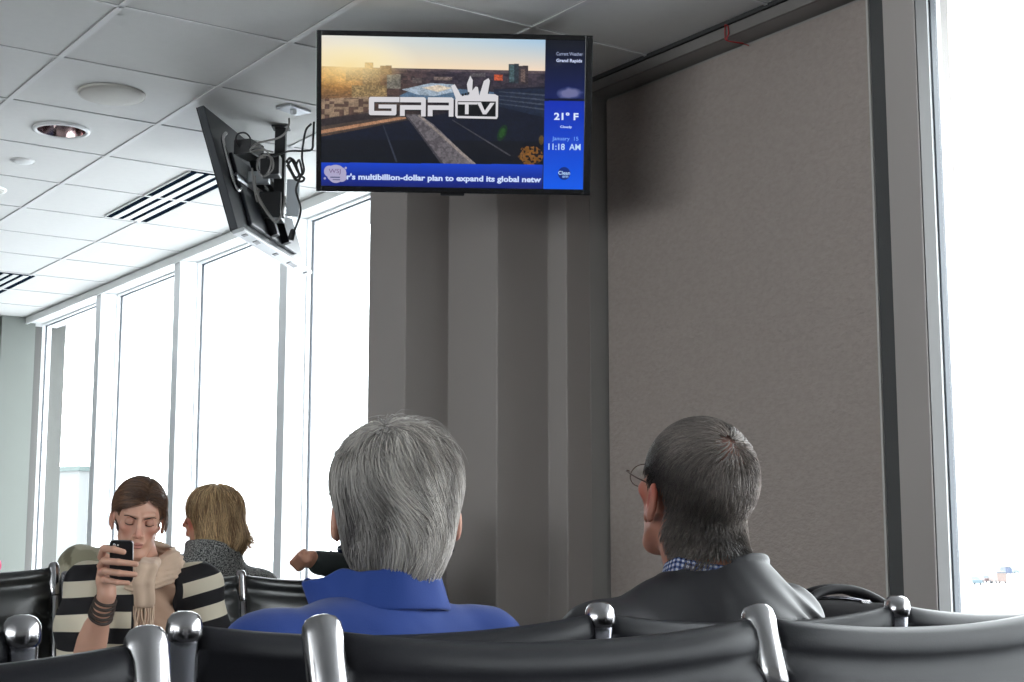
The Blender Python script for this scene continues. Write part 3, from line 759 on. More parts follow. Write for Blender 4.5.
# cables around the back-view television: (pixel x, y, distance) chains
def cable(name, pts, rad, m, lab, plug=None, loops=None):
    bm = bmesh.new(); P = [Vector(at(*p)) for p in pts]
    tube(bm, smoothpath(P, 7), rad, 7)
    for L_ in (loops or []): tube(bm, smoothpath([Vector(at(*p)) for p in L_], 6), rad, 6)
    o = tag(obj(name, bm, m, None, True), lab, 'cable')
    if plug:
        a, b = Vector(at(*plug[0])), Vector(at(*plug[1]))
        bm = bmesh.new(); tube(bm, [a, a.lerp(b, 0.15), a.lerp(b, 0.85), b], [0.006, 0.011, 0.013, 0.011], 8); obj('plug', bm, M_cable, o, True)
    return o
cable('power_cable', [(289, 118.5, 5.78), (289, 124, 5.74), (286, 132, 5.72), (278, 138, 5.75), (266, 141, 5.8), (256, 144, 5.85), (250, 150, 5.9)], 0.004, M_gcable, 'thin grey cable running from the ceiling plate to the back of the edge-on television')
cable('power_cable', [(311, 124, 5.62), (306, 130, 5.6), (303, 145, 5.6), (302, 158, 5.62), (304, 170, 5.62), (301, 175, 5.62), (296, 168, 5.62), (299, 160, 5.62), (302, 172, 5.62), (300, 178, 5.62), (296, 190, 5.62), (300, 205, 5.62), (300, 215, 5.62), (294, 232, 5.62)], 0.0042, M_cable,
      'black power cable with a loose plug dangling left of the lit television', plug=((293.5, 229, 5.62), (290.5, 240, 5.62)))
cable('power_cable', [(314, 122, 5.6), (313, 140, 5.58), (312, 149, 5.58), (305, 151, 5.6), (290, 151, 5.7), (283, 153, 5.75), (268, 158, 5.9)], 0.0042, M_cable, 'black cable crossing from the lit television to the mount pole')
cable('coiled_cable', [(287, 160, 5.65), (292, 159, 5.65), (296, 166, 5.65), (299, 175, 5.65), (295, 177, 5.65), (290, 168, 5.65), (287, 161, 5.65)], 0.0045, M_cable, 'bundle of coiled black cable tied beside the mount pole',
      loops=[[(286, 162, 5.66), (290, 158, 5.63), (295, 162, 5.64), (298, 172, 5.66), (300, 178, 5.64), (296, 180, 5.63), (291, 172, 5.65), (287, 165, 5.66)], [(288, 164, 5.63), (292, 161, 5.62), (297, 170, 5.64), (301, 176, 5.66), (304, 178, 5.66), (303, 181, 5.65), (298, 181, 5.64), (293, 175, 5.63), (289, 168, 5.64)]])
cable('signal_cable', [(240, 148, 5.95), (236, 140, 5.93), (238, 134, 5.92), (245, 133, 5.92), (250, 138, 5.92), (250, 146, 5.93), (247, 152, 5.97)], 0.0035, M_cable, 'thin black cable looping above the back of the edge-on television')
cable('signal_cable', [(252, 148, 5.85), (260, 147, 5.8), (268, 153, 5.8), (271, 163, 5.8), (267, 174, 5.85), (262, 176, 5.85), (257, 168, 5.85), (259, 159, 5.85), (266, 157, 5.85)], 0.0035, M_gcable, 'greyish cable looped around the boxes behind the edge-on television',
      loops=[[(257, 160, 5.84), (264, 155, 5.8), (272, 158, 5.78), (273, 168, 5.8), (268, 175, 5.82)], [(250, 152, 5.86), (262, 150, 5.8), (273, 152, 5.78)]])
cable('signal_cable', [(258, 190, 5.9), (259, 200, 5.88), (264, 208, 5.85), (270, 217, 5.83), (276, 222, 5.82), (281, 216, 5.82), (284, 205, 5.83), (285, 196, 5.85)], 0.004, M_gcable, 'pale cable hanging in a bow under the bracket of the edge-on television',
      loops=[[(255, 176, 5.9), (256, 190, 5.88), (262, 203, 5.86), (269, 214, 5.86), (274, 220, 5.85)], [(252, 168, 5.9), (254, 186, 5.9), (257, 202, 5.9)]])

# ------------------------------------------------------------------ tandem seating
def pad_mesh(x0, x1, P0, a, n, t0, rollr, channels, sag, tk, nu=40, edge_in=0.010, crease=0.0):
    """upholstered pad: P0 top point (y, z), a downward direction (y, z), n front normal (y, z)"""
    us = np.linspace(-1, 1, nu)
    prof = []
    r = rollr
    for k in range(7):                       # top roll front half (over the top)
        th = pi / 2 + pi * k / 6 - pi / 2    # 0..pi : back->top->front
        prof.append((r - r * sin(th), -r * cos(th), 0))
    # front, channels
    c0 = 2 * r * 0.55
    prof2 = [(r * 1.45, r * 0.80, 0), (r * 1.8, r * 0.45, 1)]
    prof += prof2
    t = r * 1.95
    for L_ in channels:
        for k in range(1, 9):
            f = k / 8
            prof.append((t + L_ * f, tk * (0.42 + 0.72 * sin(pi * f) ** 0.55) if k < 8 else tk * 0.40, 0))
        t += L_
    prof.append((t + 0.012, 0, 0))
    for k in range(10):
        f = 1 - k / 9
        prof.append((r * 1.6 + (t - r * 1.6) * f, -tk * 0.7, 0))
    prof.append((r * 1.2, -r * 0.95, 0))
    V = []
    for u in us:
        ee = abs(u)
        e = 0.30 + 0.70 * (1 - ee ** 7)
        x = (x0 + x1) / 2 + u * ((x1 - x0) / 2 - edge_in * 0)
        sg = sag * (1 - ee ** 2.2)
        for j, (tt, oo, _) in enumerate(prof):
            fold = 0.0
            if crease:
                du = (1 - ee) * (x1 - x0) / 2
                fold = crease * math.exp(-du / 0.05) * sin(tt * 95) * (1 if oo > 0 else 0) * min(1, du * 60)
            o_ = oo * e + fold
            tt_ = t0 + tt + sg * min(1, max(0, (0.20 - tt) / 0.13))
            V.append((x, P0[0] + a[0] * tt_ + n[0] * o_, P0[1] + a[1] * tt_ + n[1] * o_))
    m = len(prof); Fc = []
    for i in range(nu - 1):
        for j in range(m):
            Fc.append((i * m + j, i * m + (j + 1) % m, (i + 1) * m + (j + 1) % m, (i + 1) * m + j))
    c0i = len(V)
    for i in (0, nu - 1):
        q = np.mean(np.array(V[i * m:(i + 1) * m]), 0); V.append(tuple(q))
    for j in range(m):
        Fc.append((c0i, (j + 1) % m, j)); Fc.append((c0i + 1, (nu - 1) * m + j, (nu - 1) * m + (j + 1) % m))
    return V, Fc
def add_pad(name, parent, mtl, *args, **kw):
    V, Fc = pad_mesh(*args, **kw)
    me = bpy.data.meshes.new(name); me.from_pydata(V, [], Fc)
    bm = bmesh.new(); bm.from_mesh(me); bmesh.ops.recalc_face_normals(bm, faces=bm.faces); bm.to_mesh(me); bm.free()
    return link(name, me, mtl, parent, True)
def bench(label, xs, y, d, lean, zt, vin=M_vinyl, rollr=0.026, cap_r=0.0215, flat_cap=False, far=False, group=None, slim=False):
    """a row of linked seats; xs post positions; d facing along Y; y, zt the post tops"""
    t = thing('tandem_bench', label, 'bench seating', (0, 0, 0), group=group)
    t.location = ((xs[0] + xs[-1]) / 2, y, 0)
    inv = Matrix.Translation(t.location).inverted()
    a = np.array([d * sin(lean), -cos(lean)]); n = np.array([d * cos(lean), sin(lean)])
    pr = 0.0150 if slim else 0.0185
    def fix(o): o.matrix_parent_inverse = inv; return o
    for x in xs:
        P0 = Vector((x, y, zt)); A = Vector((0, a[0], a[1]))
        Lp = (zt - 0.40) / cos(lean)
        bm = bmesh.new()
        pts = [P0 + A * 0.018, P0 + A * (Lp - 0.06), P0 + A * Lp + Vector((0, d * 0.01, 0)), P0 + A * Lp + Vector((0, d * 0.05, -0.035)), Vector((x, y + a[0] * Lp + d * 0.20, 0.355))]
        pp = [pts[0], pts[0].lerp(pts[1], 0.5), pts[1]] + smoothpath(pts[1:], 5)[1:]
        tube(bm, pp, pr, 18)
        # horizontal arm of the seat frame and arm rest
        tube(bm, smoothpath([Vector((x, y + a[0] * Lp + d * 0.02, 0.385)), Vector((x, y + a[0] * Lp + d * 0.25, 0.40)), Vector((x, y + a[0] * Lp + d * 0.46, 0.43))]), pr * 0.9, 12)
        pst = fix(obj('post', bm, M_dchrome if not flat_cap else M_chrome, t, True))  # darker metal on ball-capped posts: reflected black pads put into the colour
        bm = bmesh.new()
        cl = 0.030 if not flat_cap else 0.10
        c_ = 0.0215 if not slim else 0.0170
        prof = [(pr, cl + 0.004), (c_, cl), (c_ * 1.01, cl * 0.8), (c_ * 1.01, 0.020), (c_ * 0.93, 0.010), (c_ * 0.72, 0.0035), (c_ * 0.4, 0.0006), (0, 0)]
        lathe(bm, prof, 26, P0, A)
        bmesh.ops.recalc_face_normals(bm, faces=bm.faces)
        obj('post_cap', bm, M_chrome, pst, True)
    for xa, xb in zip(xs, xs[1:]):
        g = pr * 0.75
        fix(add_pad('backrest', t, vin, xa + g, xb - g, (y, zt), a, n, 0.016, rollr, [0.13, 0.15, 0.14], 0.020, 0.026, crease=0.008 if far else 0.003))
        Lp = (zt - 0.40) / cos(lean)
        yb = y + a[0] * Lp
        sa = np.array([-d * 0.995, -0.09]); sn = np.array([-d * 0.09 * -1 * -1, 0.995])
        # seat pad: front edge is the 'top' of the profile
        fix(add_pad('seat', t, vin, xa + g, xb - g, (yb + d * 0.50, 0.455), sa, np.array([0, 1.0]), 0.0, 0.024, [0.12, 0.14, 0.15], 0.008, 0.026))
    yb = y + a[0] * (zt - 0.40) / cos(lean) + d * 0.22
    bm = bmesh.new(); box(bm, xs[0] - 0.012, xs[-1] + 0.012, yb - 0.03, yb + 0.03, 0.325, 0.385, 0.006); fix(obj('beam', bm, M_dchrome, t))
    k = 0
    for x in (xs[0] + 0.2, xs[-1] - 0.2):
        bm = bmesh.new(); tube(bm, [(x, yb, 0.33), (x, yb, 0.04)], 0.028, 14)
        tube(bm, smoothpath([(x, yb - 0.24, 0.015), (x, yb - 0.10, 0.035), (x, yb + 0.10, 0.035), (x, yb + 0.24, 0.015)]), 0.015, 10)
        fix(obj('leg', bm, M_dchrome, t, True))
    return t
ZT = CAMZ - 0.060
NB = 1.387; FB = 1.685; MB_ = 4.61; M2 = 4.93
bench('nearest row of black padded seats with chrome posts, along the bottom right', [0.727, 1.337, 1.947, 2.557, 3.167], NB, -1, radians(16), ZT, flat_cap=True, rollr=0.030)
bench('nearest black padded seats at bottom left corner, ending in a thick chrome post', [-1.29, -0.68, -0.07, 0.54], NB, -1, radians(15), ZT - 0.006, flat_cap=True, rollr=0.030)
bench('black padded seats carrying the woman in blue and the man in the dark jacket', [0.705, 1.325, 1.945, 2.565, 3.185], FB, 1, radians(3), ZT - 0.004)
bench('black padded seats behind the bottom left corner row, ending in a chrome ball post', [-1.34, -0.72, -0.10, 0.515], FB, 1, radians(3), ZT - 0.004)
bench('black padded seats across the aisle, left of the woman in the striped cardigan', [0.25, 0.87, 1.490], MB_ - 0.02, -1, radians(10), ZT + 0.042, vin=M_vinyl_far, far=True, slim=True, flat_cap=True)
bench('black padded seats across the aisle, carrying the woman in the striped cardigan', [1.535, 2.118, 2.74], MB_, -1, radians(10), ZT + 0.014, vin=M_vinyl_far, far=True, slim=True, flat_cap=True)
bench('black padded seats nearest the windows, carrying the blond woman in tweed', [0.91, 1.53, 2.15, 2.75], M2, 1, radians(6), ZT + 0.012, vin=M_vinyl_far, far=True, slim=True)

# ------------------------------------------------------------------ smooth bodies from distance fields
f32 = np.float32
def A3(*v): return np.array(v, dtype=f32)
def caps(P, a, b, ra, rb):
    a = np.asarray(a, f32); b = np.asarray(b, f32); ba = b - a
    h = np.clip(((P - a) @ ba) / max(float(ba @ ba), 1e-9), 0, 1)
    return np.linalg.norm(P - a - h[:, None] * ba, axis=1) - (ra + (rb - ra) * h)
def chain(P, pts, rs, k=0.012):
    d = None
    for i in range(len(pts) - 1):
        e = caps(P, pts[i], pts[i + 1], rs[i], rs[i + 1])
        d = e if d is None else su(d, e, k)
    return d
def ell(P, c, r, R=None):
    q = P - np.asarray(c, f32)
    if R is not None: q = q @ np.asarray(R, f32)
    r = np.asarray(r, f32)
    k0 = np.linalg.norm(q / r, axis=1); k1 = np.linalg.norm(q / (r * r), axis=1)
    return k0 * (k0 - 1.0) / np.maximum(k1, 1e-6)
def sph(P, c, r): return np.linalg.norm(P - np.asarray(c, f32), axis=1) - r
def su(a, b, k):
    h = np.clip(0.5 + 0.5 * (b - a) / k, 0, 1); return b * (1 - h) + a * h - k * h * (1 - h)
def smx(a, b, k): return -su(-a, -b, k)
def scut(a, b, k): return smx(a, -b, k)
def wob(P, scale, seed, n=5, warp=None):
    rs = np.random.RandomState(seed); s = 0
    for i in range(n):
        w = rs.normal(size=3); w = (w / np.linalg.norm(w) * scale * (0.6 + 0.9 * rs.rand())).astype(f32)
        s = s + np.sin(P @ w + rs.rand() * 6.28 + (1.5 * np.sin(P @ w[::-1].copy() * 0.6)))
    return s / n
def Rmat(yaw=0, pitch=0, roll=0):
    """columns: right, forward, up. yaw + turns left, pitch + looks down, roll + tilts to its right"""
    return np.array((Matrix.Rotation(yaw, 3, 'Z') @ Matrix.Rotation(-pitch, 3, 'X') @ Matrix.Rotation(roll, 3, 'Y')), dtype=f32)
def axis_coords(lo, hi, fine, step, coarse):
    """coordinates with fine steps in the intervals 'fine' and coarse elsewhere"""
    xs = [lo]; 
    while xs[-1] < hi:
        x = xs[-1]; s = coarse
        for a, b, st in fine:
            if x > a - coarse and x < b: s = min(s, st)
        xs.append(x + s)
    return np.array(xs, f32)
def nets(f, xs, ys, zs):
    nx, ny, nz = len(xs), len(ys), len(zs); B = 12
    V = np.full((nx, ny, nz), 1.0, f32)
    bi, info = [], []
    cs, hd = [], []
    for i in range(0, nx, B):
        for j in range(0, ny, B):
            for k in range(0, nz, B):
                a, b, c = xs[i:i + B], ys[j:j + B], zs[k:k + B]
                cs.append(((a[0] + a[-1]) / 2, (b[0] + b[-1]) / 2, (c[0] + c[-1]) / 2))
                hd.append(sqrt((a[-1] - a[0]) ** 2 + (b[-1] - b[0]) ** 2 + (c[-1] - c[0]) ** 2) / 2); info.append((i, j, k))
    dc = f(np.array(cs, f32)); hd = np.array(hd)
    for q, (i, j, k) in enumerate(info):
        if abs(dc[q]) > hd[q] * 1.5 + 0.035:
            V[i:i + B, j:j + B, k:k + B] = 1.0 if dc[q] > 0 else -1.0
        else: bi.append(q)
    for s in range(0, len(bi), 150):
        Ps, sl = [], []
        for q in bi[s:s + 150]:
            i, j, k = info[q]; a, b, c = xs[i:i + B], ys[j:j + B], zs[k:k + B]
            g = np.stack(np.meshgrid(a, b, c, indexing='ij'), -1); sl.append((i, j, k, g.shape[:3])); Ps.append(g.reshape(-1, 3))
        d = f(np.concatenate(Ps)); o = 0
        for i, j, k, sh in sl:
            m = sh[0] * sh[1] * sh[2]; V[i:i + sh[0], j:j + sh[1], k:k + sh[2]] = d[o:o + m].reshape(sh); o += m
    ins = V < 0
    cnt = np.zeros((nx - 1, ny - 1, nz - 1), np.int8)
    for a in (0, 1):
        for b in (0, 1):
            for c in (0, 1): cnt += ins[a:nx - 1 + a, b:ny - 1 + b, c:nz - 1 + c]
    act = (cnt > 0) & (cnt < 8)
    I, J, K = np.nonzero(act); n = len(I)
    idx = np.full(act.shape, -1, np.int64); idx[I, J, K] = np.arange(n)
    acc = np.zeros((n, 3), np.float64); num = np.zeros(n)
    X = (xs, ys, zs)
    for ax in range(3):
        o1, o2 = [q for q in range(3) if q != ax]
        for a in (0, 1):
            for b in (0, 1):
                p = [I.copy(), J.copy(), K.copy()]; p[o1] += a; p[o2] += b
                q = [w.copy() for w in p]; q[ax] += 1
                v0 = V[p[0], p[1], p[2]]; v1 = V[q[0], q[1], q[2]]
                m = (v0 < 0) != (v1 < 0)
                t = np.where(m, v0 / np.where(m, v0 - v1, 1), 0)
                pt = np.zeros((n, 3)); 
                pt[:, o1] = X[o1][p[o1]]; pt[:, o2] = X[o2][p[o2]]; pt[:, ax] = X[ax][p[ax]] * (1 - t) + X[ax][q[ax]] * t
                acc[m] += pt[m]; num[m] += 1
    Vt = acc / np.maximum(num, 1)[:, None]
    Fs = []
    for ax in range(3):
        b_, c_ = (ax + 1) % 3, (ax + 2) % 3
        sl0 = [slice(None)] * 3; sl1 = [slice(None)] * 3
        sl0[ax] = slice(0, -1); sl1[ax] = slice(1, None)
        s0 = ins[tuple(sl0)]; s1 = ins[tuple(sl1)]
        e = s0 != s1
        E_ = list(np.nonzero(e)); keep = np.ones(len(E_[0]), bool)
        lim = (nx, ny, nz)
        for q in (b_, c_): keep &= (E_[q] > 0) & (E_[q] < lim[q] - 1)
        E_ = [w[keep] for w in E_]
        def cell(db, dc_):
            p = [w.copy() for w in E_]; p[b_] += db; p[c_] += dc_; return idx[p[0], p[1], p[2]]
        quad = np.stack([cell(-1, -1), cell(0, -1), cell(0, 0), cell(-1, 0)], 1)
        outw = s0[tuple(E_)]
        quad[~outw] = quad[~outw][:, ::-1]
        Fs.append(quad[(quad >= 0).all(1)])
    return Vt, np.concatenate(Fs)
def sdf_obj(name, f, lo, hi, step, m, parent, tintf=None, fine=None):
    if fine is None: X = [np.arange(lo[i], hi[i] + step, step, dtype=f32) for i in range(3)]
    else: X = [axis_coords(lo[i], hi[i], [(a[i], b[i], s) for a, b, s in fine], step, step) for i in range(3)]
    V, Fc = nets(f, *X)
    c = tintf(V.astype(f32)) if tintf is not None else None
    return arr(name, V, Fc, m, parent, True, c)

# ---- anatomy
def head_sdf(q, s=1.0, fem=0.0, ear=0.0, earz=0.0):
    """q in head coordinates (x right, y forward, z up), chin at -0.115, crown at 0.115"""
    q = q / s
    qa = q.copy(); qa[:, 0] = np.abs(q[:, 0])
    d = ell(q, (0, -0.014, 0.030), (0.0735, 0.094, 0.084))
    d = su(d, ell(q, (0, 0.030, -0.035), (0.054 - 0.004 * fem, 0.062, 0.072)), 0.022)
    d = su(d, ell(q, (0, 0.066, -0.094), (0.023 - 0.003 * fem, 0.020, 0.019)), 0.025)
    d = su(d, caps(qa, (0.049 - 0.006 * fem, 0.008, -0.055), (0.018, 0.066, -0.096), 0.013, 0.013), 0.018)
    d = su(d, ell(qa, (0.040, 0.066, -0.010), (0.017, 0.018, 0.015)), 0.018)           # cheekbone
    d = su(d, caps(qa, (0.010, 0.088 - 0.002 * fem, 0.030), (0.042, 0.074, 0.032), 0.009 - 0.002 * fem, 0.008 - 0.002 * fem), 0.016)  # brow
    d = scut(d, ell(qa, (0.031, 0.094, 0.010), (0.017, 0.014, 0.012)), 0.014)          # socket
    d = su(d, sph(qa, (0.0305, 0.0735, 0.009), 0.0138 - 0.0006), 0.003)                  # lids over the eyeball
    d = su(d, chain(q, [(0, 0.084, 0.022), (0, 0.099, -0.004), (0, 0.109, -0.024)], [0.0065, 0.0075, 0.0105], 0.006), 0.008)
    d = su(d, sph(qa, (0.012, 0.096, -0.030), 0.0072), 0.006)
    d = scut(d, ell(qa, (0.0060, 0.104, -0.036), (0.003, 0.005, 0.004)), 0.003)
    d = su(d, ell(q, (0, 0.088, -0.048), (0.022, 0.012, 0.014)), 0.012)
    d = su(d, ell(q, (0, 0.0965, -0.0535), (0.0205, 0.0075, 0.0045)), 0.004)
    d = su(d, ell(q, (0, 0.0950 + 0.001 * fem, -0.0635), (0.0175, 0.0080, 0.0060)), 0.004)
    d = scut(d, ell(q, (0, 0.105, -0.0580), (0.021, 0.008, 0.0012)), 0.002)
    # ears
    Re = np.array(Matrix.Rotation(0.30, 3, 'Z') @ Matrix.Rotation(-0.18, 3, 'X'), dtype=f32)
    e = ell(qa, (0.078 + ear, -0.012, -0.006 + earz), (0.0065 + ear * 0.5, 0.0185, 0.031), Re)
    e = scut(e, ell(qa, (0.084 + ear, -0.006, -0.002 + earz), (0.006, 0.010, 0.017), Re), 0.005)
    e = su(e, ell(qa, (0.0755, 0.002, -0.031 + earz), (0.005, 0.008, 0.010)), 0.006)
    d = su(d, e, 0.006)
    return d * s
def mixc(a, b, t): return a * (1 - t[:, None]) + np.asarray(b, f32) * t[:, None]
def skin_tint(q, base, flush, lips, hairline=None, s=1.0):
    q = q / s; qa = q.copy(); qa[:, 0] = np.abs(q[:, 0])
    c = np.tile(np.asarray(base, f32), (len(q), 1))
    g = lambda p, r: np.clip(1 - np.linalg.norm((qa - A3(*p)) / A3(*r), axis=1), 0, 1)
    c = mixc(c, flush, np.clip(g((0.044, 0.075, -0.022), (0.030, 0.04, 0.030)) * 1.6, 0, 0.8))
    c = mixc(c, flush, np.clip(g((0.0, 0.108, -0.022), (0.018, 0.03, 0.022)) * 1.4, 0, 0.7))
    c = mixc(c, flush, np.clip(g((0.080, -0.010, -0.005), (0.012, 0.03, 0.042)) * 2, 0, 0.85))
    c = mixc(c, lips, np.clip(g((0.0, 0.100, -0.0585), (0.026, 0.016, 0.012)) * 3, 0, 0.9))
    return c
def arm_fn(P, sh, el, wr, r=(0.052, 0.043, 0.036, 0.025), k=0.02):
    sh, el, wr = (np.asarray(v, f32) for v in (sh, el, wr))
    m1 = sh * 0.5 + el * 0.5
    m2 = el * 0.65 + wr * 0.35
    d = chain(P, [sh, m1, el], [r[0], r[0] * 0.9, r[1]], k)
    return su(d, chain(P, [el, m2, wr], [r[1] * 0.95, r[1] * 0.93, r[3]], k), k)
def hand_fn(P, wr, dirv, nrm, thumb_side, s=1.0, curl=0.5):
    """relaxed hand: palm plus five separate fingers. dirv: wrist to knuckles; nrm: palm normal (the fingers curl towards it)"""
    wr = np.asarray(wr, f32); dv = np.asarray(dirv, f32); dv = dv / np.linalg.norm(dv)
    n = np.asarray(nrm, f32); n = n - dv * (n @ dv); n = n / np.linalg.norm(n); sd = np.cross(dv, n) * thumb_side
    R = np.stack([sd, dv, n], 1)
    d = ell(P, wr + dv * 0.048 * s, (0.040 * s, 0.052 * s, 0.016 * s), R)
    d = su(d, caps(P, wr - dv * 0.01, wr + dv * 0.03 * s, 0.025 * s, 0.024 * s), 0.02)
    for i, (off, L_, r) in enumerate(((0.029, 0.080, 0.0092), (0.010, 0.088, 0.0095), (-0.009, 0.082, 0.0090), (-0.027, 0.064, 0.0080))):
        b = wr + dv * (0.086 - abs(i - 1) * 0.003) * s + sd * off * s; c = 0.25 + curl * 0.5; pts = [b]; dd = 0.15 + curl * 0.4
        for seg in (0.45, 0.31, 0.24):
            pts.append(pts[-1] + (dv * cos(dd) + n * sin(dd)) * L_ * seg * s); dd += c * 1.1
        d = su(d, chain(P, pts, [r * s, r * 0.95 * s, r * 0.88 * s, r * 0.75 * s], 0.004), 0.006)
    t0 = wr + dv * 0.022 * s + sd * 0.022 * s
    t1 = t0 + (dv * 0.6 + sd * 0.72 + n * 0.3) * 0.040 * s; t2 = t1 + (dv * 0.9 + sd * 0.25 + n * 0.35) * 0.030 * s; t3 = t2 + (dv * 0.95 + n * 0.35) * 0.023 * s
    return su(d, chain(P, [t0, t1, t2, t3], [0.0145 * s, 0.0118 * s, 0.0102 * s, 0.0082 * s], 0.006), 0.010)

def strands(shell, roots, flow, length, seg, rad, off, tint, seed=0, rnd=0.25, name='hair', parent=None, clump=0.0, curl_end=None, bias=None):
    """hair strands that lie along a distance field; roots (n,3), length (n,), off (n,) height over the shell"""
    rs = np.random.RandomState(seed); n = len(roots)
    p = roots.astype(f32).copy(); h = 1e-3
    def grad(p):
        g = np.stack([shell(p + A3(h, 0, 0)) - shell(p - A3(h, 0, 0)), shell(p + A3(0, h, 0)) - shell(p - A3(0, h, 0)), shell(p + A3(0, 0, h)) - shell(p - A3(0, 0, h))], 1)
        return g / np.maximum(np.linalg.norm(g, axis=1), 1e-6)[:, None]
    for _ in range(3):
        p -= grad(p) * (shell(p) - 0.0)[:, None]
    path = []
    jit = rs.normal(size=(n, 3)).astype(f32) * rnd
    for k in range(seg + 1):
        t = k / seg
        g = grad(p)
        lift = off * min(1.0, 0.25 + t * 1.6)
        q = p + g * lift[:, None]
        if curl_end is not None and t > 0.6: q = q + curl_end(q) * ((t - 0.6) / 0.4) ** 1.5
        path.append(q)
        d = flow(p) + jit + (0 if bias is None else bias(p, t))
        d = d - g * (d * g).sum(1)[:, None]
        d /= np.maximum(np.linalg.norm(d, axis=1), 1e-6)[:, None]
        p = p + d * (length / seg)[:, None]
        p = p - grad(p) * (shell(p))[:, None]
        jit *= 0.92
        jit += rs.normal(size=(n, 3)).astype(f32) * rnd * 0.12
    Pth = np.stack(path, 1)                                         # n, seg+1, 3
    T = np.gradient(Pth, axis=1); T /= np.maximum(np.linalg.norm(T, axis=2, keepdims=True), 1e-9)
    ref = np.array([0.3, 0.5, 0.8]); U = np.cross(T, ref); U /= np.maximum(np.linalg.norm(U, axis=2, keepdims=True), 1e-9); W_ = np.cross(T, U)
    tt = np.linspace(0, 1, seg + 1); rr = np.where(tt < 0.5, 1.0, 1.0 - 0.8 * ((tt - 0.5) / 0.5) ** 1.5)[None, :, None] * (rad if np.ndim(rad) == 0 else rad[:, None, None])
    V = np.stack([Pth + (U * cos(a) + W_ * sin(a)) * rr for a in (0, 2.094, 4.189)], 2)     # n, seg+1, 3, 3
    base = (np.arange(n) * (seg + 1) * 3)[:, None, None] + (np.arange(seg) * 3)[None, :, None]
    Fc = np.stack([base + np.array([0, 1, 2]), base + np.array([1, 2, 0]), base + np.array([4, 5, 3]), base + np.array([3, 4, 5])], -1).reshape(-1, 4)
    C = np.repeat(tint, (seg + 1) * 3, axis=0)
    return V.reshape(-1, 3), Fc, C

# ------------------------------------------------------------------ people
SB = lambda r, g, b: np.array([lin(r), lin(g), lin(b)], f32)
def torso_sdf(P, J, inf=0.0):
    w = J['w']; pe = A3(*J['pelvis']); ch = A3(*J['chest']); nb = A3(*J['neck'])
    mid = pe * 0.5 + ch * 0.5
    d = ell(P, pe, (0.165 + inf, 0.120 + inf, 0.115 + inf))
    d = su(d, ell(P, mid, (0.135 * w + inf, J['bel'] + inf, 0.16)), 0.07)
    d = su(d, ell(P, ch, (0.155 * w + inf, 0.108 + inf, 0.175 + inf)), 0.06)
    sl, sr = A3(*J['sL']), A3(*J['sR'])
    m = nb * 0.72 + (sl + sr) * 0.14; m[2] -= 0.045
    d = su(d, caps(P, sl, m, 0.050 + inf, 0.060 + inf), 0.035)
    d = su(d, caps(P, sr, m, 0.050 + inf, 0.060 + inf), 0.035)
    return d
def legs_sdf(P, J, inf=0.0, both=True):
    d = None
    for s in (-1, 1):
        hx = J['pelvis'][0] + 0.085 * s; py = J['pelvis'][1]
        e = chain(P, [(hx, py + 0.0, 0.535), (hx + 0.02 * s, py + 0.22, 0.535), (hx + 0.03 * s, py + 0.44, 0.515), (hx + 0.03 * s, py + 0.45, 0.28), (hx + 0.03 * s, py + 0.43, 0.09)],
                  [0.090 + inf, 0.078 + inf, 0.058 + inf, 0.052 + inf, 0.040 + inf], 0.02)
        d = e if d is None else su(d, e, 0.02)
    return d
def feet_sdf(P, J, inf=0.0, s=None):
    d = None
    for q in ((-1, 1) if s is None else (s,)):
        hx = J['pelvis'][0] + 0.115 * q; py = J['pelvis'][1] + 0.43
        e = su(ell(P, (hx, py + 0.085, 0.045), (0.044 + inf, 0.125 + inf, 0.038 + inf)), caps(P, (hx, py, 0.10), (hx, py + 0.01, 0.05), 0.042 + inf, 0.040 + inf), 0.03)
        d = e if d is None else np.minimum(d, e)
    return np.maximum(d, -(P[:, 2] - 0.004))
def default_J(**k):
    J = dict(w=1.0, bel=0.105, pelvis=(0, 0, 0.555), chest=(0, -0.01, 0.83), neck=(0, 0.0, 0.985), head=(0, 0.02, 1.12), sL=(-0.165, -0.01, 0.905), sR=(0.165, -0.01, 0.905),
             eL=(-0.215, 0.03, 0.65), eR=(0.215, 0.03, 0.65), wL=(-0.12, 0.26, 0.63), wR=(0.12, 0.26, 0.63), hs=1.0, neckr=0.052)
    J.update(k); return J
def body_fn(J, R, fem, hands=('rest', 'rest'), custom=None):
    hc = A3(*J['head']); hs = J['hs']
    def f(P):
        q = (P - hc) @ R
        d = head_sdf(q, hs, fem, J.get('ear', 0.0), J.get('earz', 0.0))
        nb = A3(*J['neck'])
        top = hc + R @ A3(0, -0.022, -0.060) * hs
        d = su(d, caps(P, top, nb + A3(0, -0.01, -0.02), J['neckr'] * 0.98, J['neckr'] * 1.12), 0.018)
        d = su(d, torso_sdf(P, J, -0.012), 0.03)
        for s in 'LR':
            d = su(d, arm_fn(P, J['s' + s], J['e' + s], J['w' + s], (0.044, 0.037, 0.033, 0.024)), 0.02)
        d = su(d, legs_sdf(P, J, -0.012), 0.02)
        d = su(d, feet_sdf(P, J, -0.012), 0.02)
        for i, s in enumerate('LR'):
            if hands[i] == 'rest':
                dv = A3(*J['w' + s]) - A3(*J['e' + s]); dv[2] *= 0.3
                d = su(d, hand_fn(P, J['w' + s], dv, (0, 0, -1), 1 if s == 'L' else -1, hs * 0.98, 0.35), 0.008)
        if custom is not None: d = custom(P, d)
        return d
    return f
def hand_boxes(J, hands, extra=()):
    return list(extra)
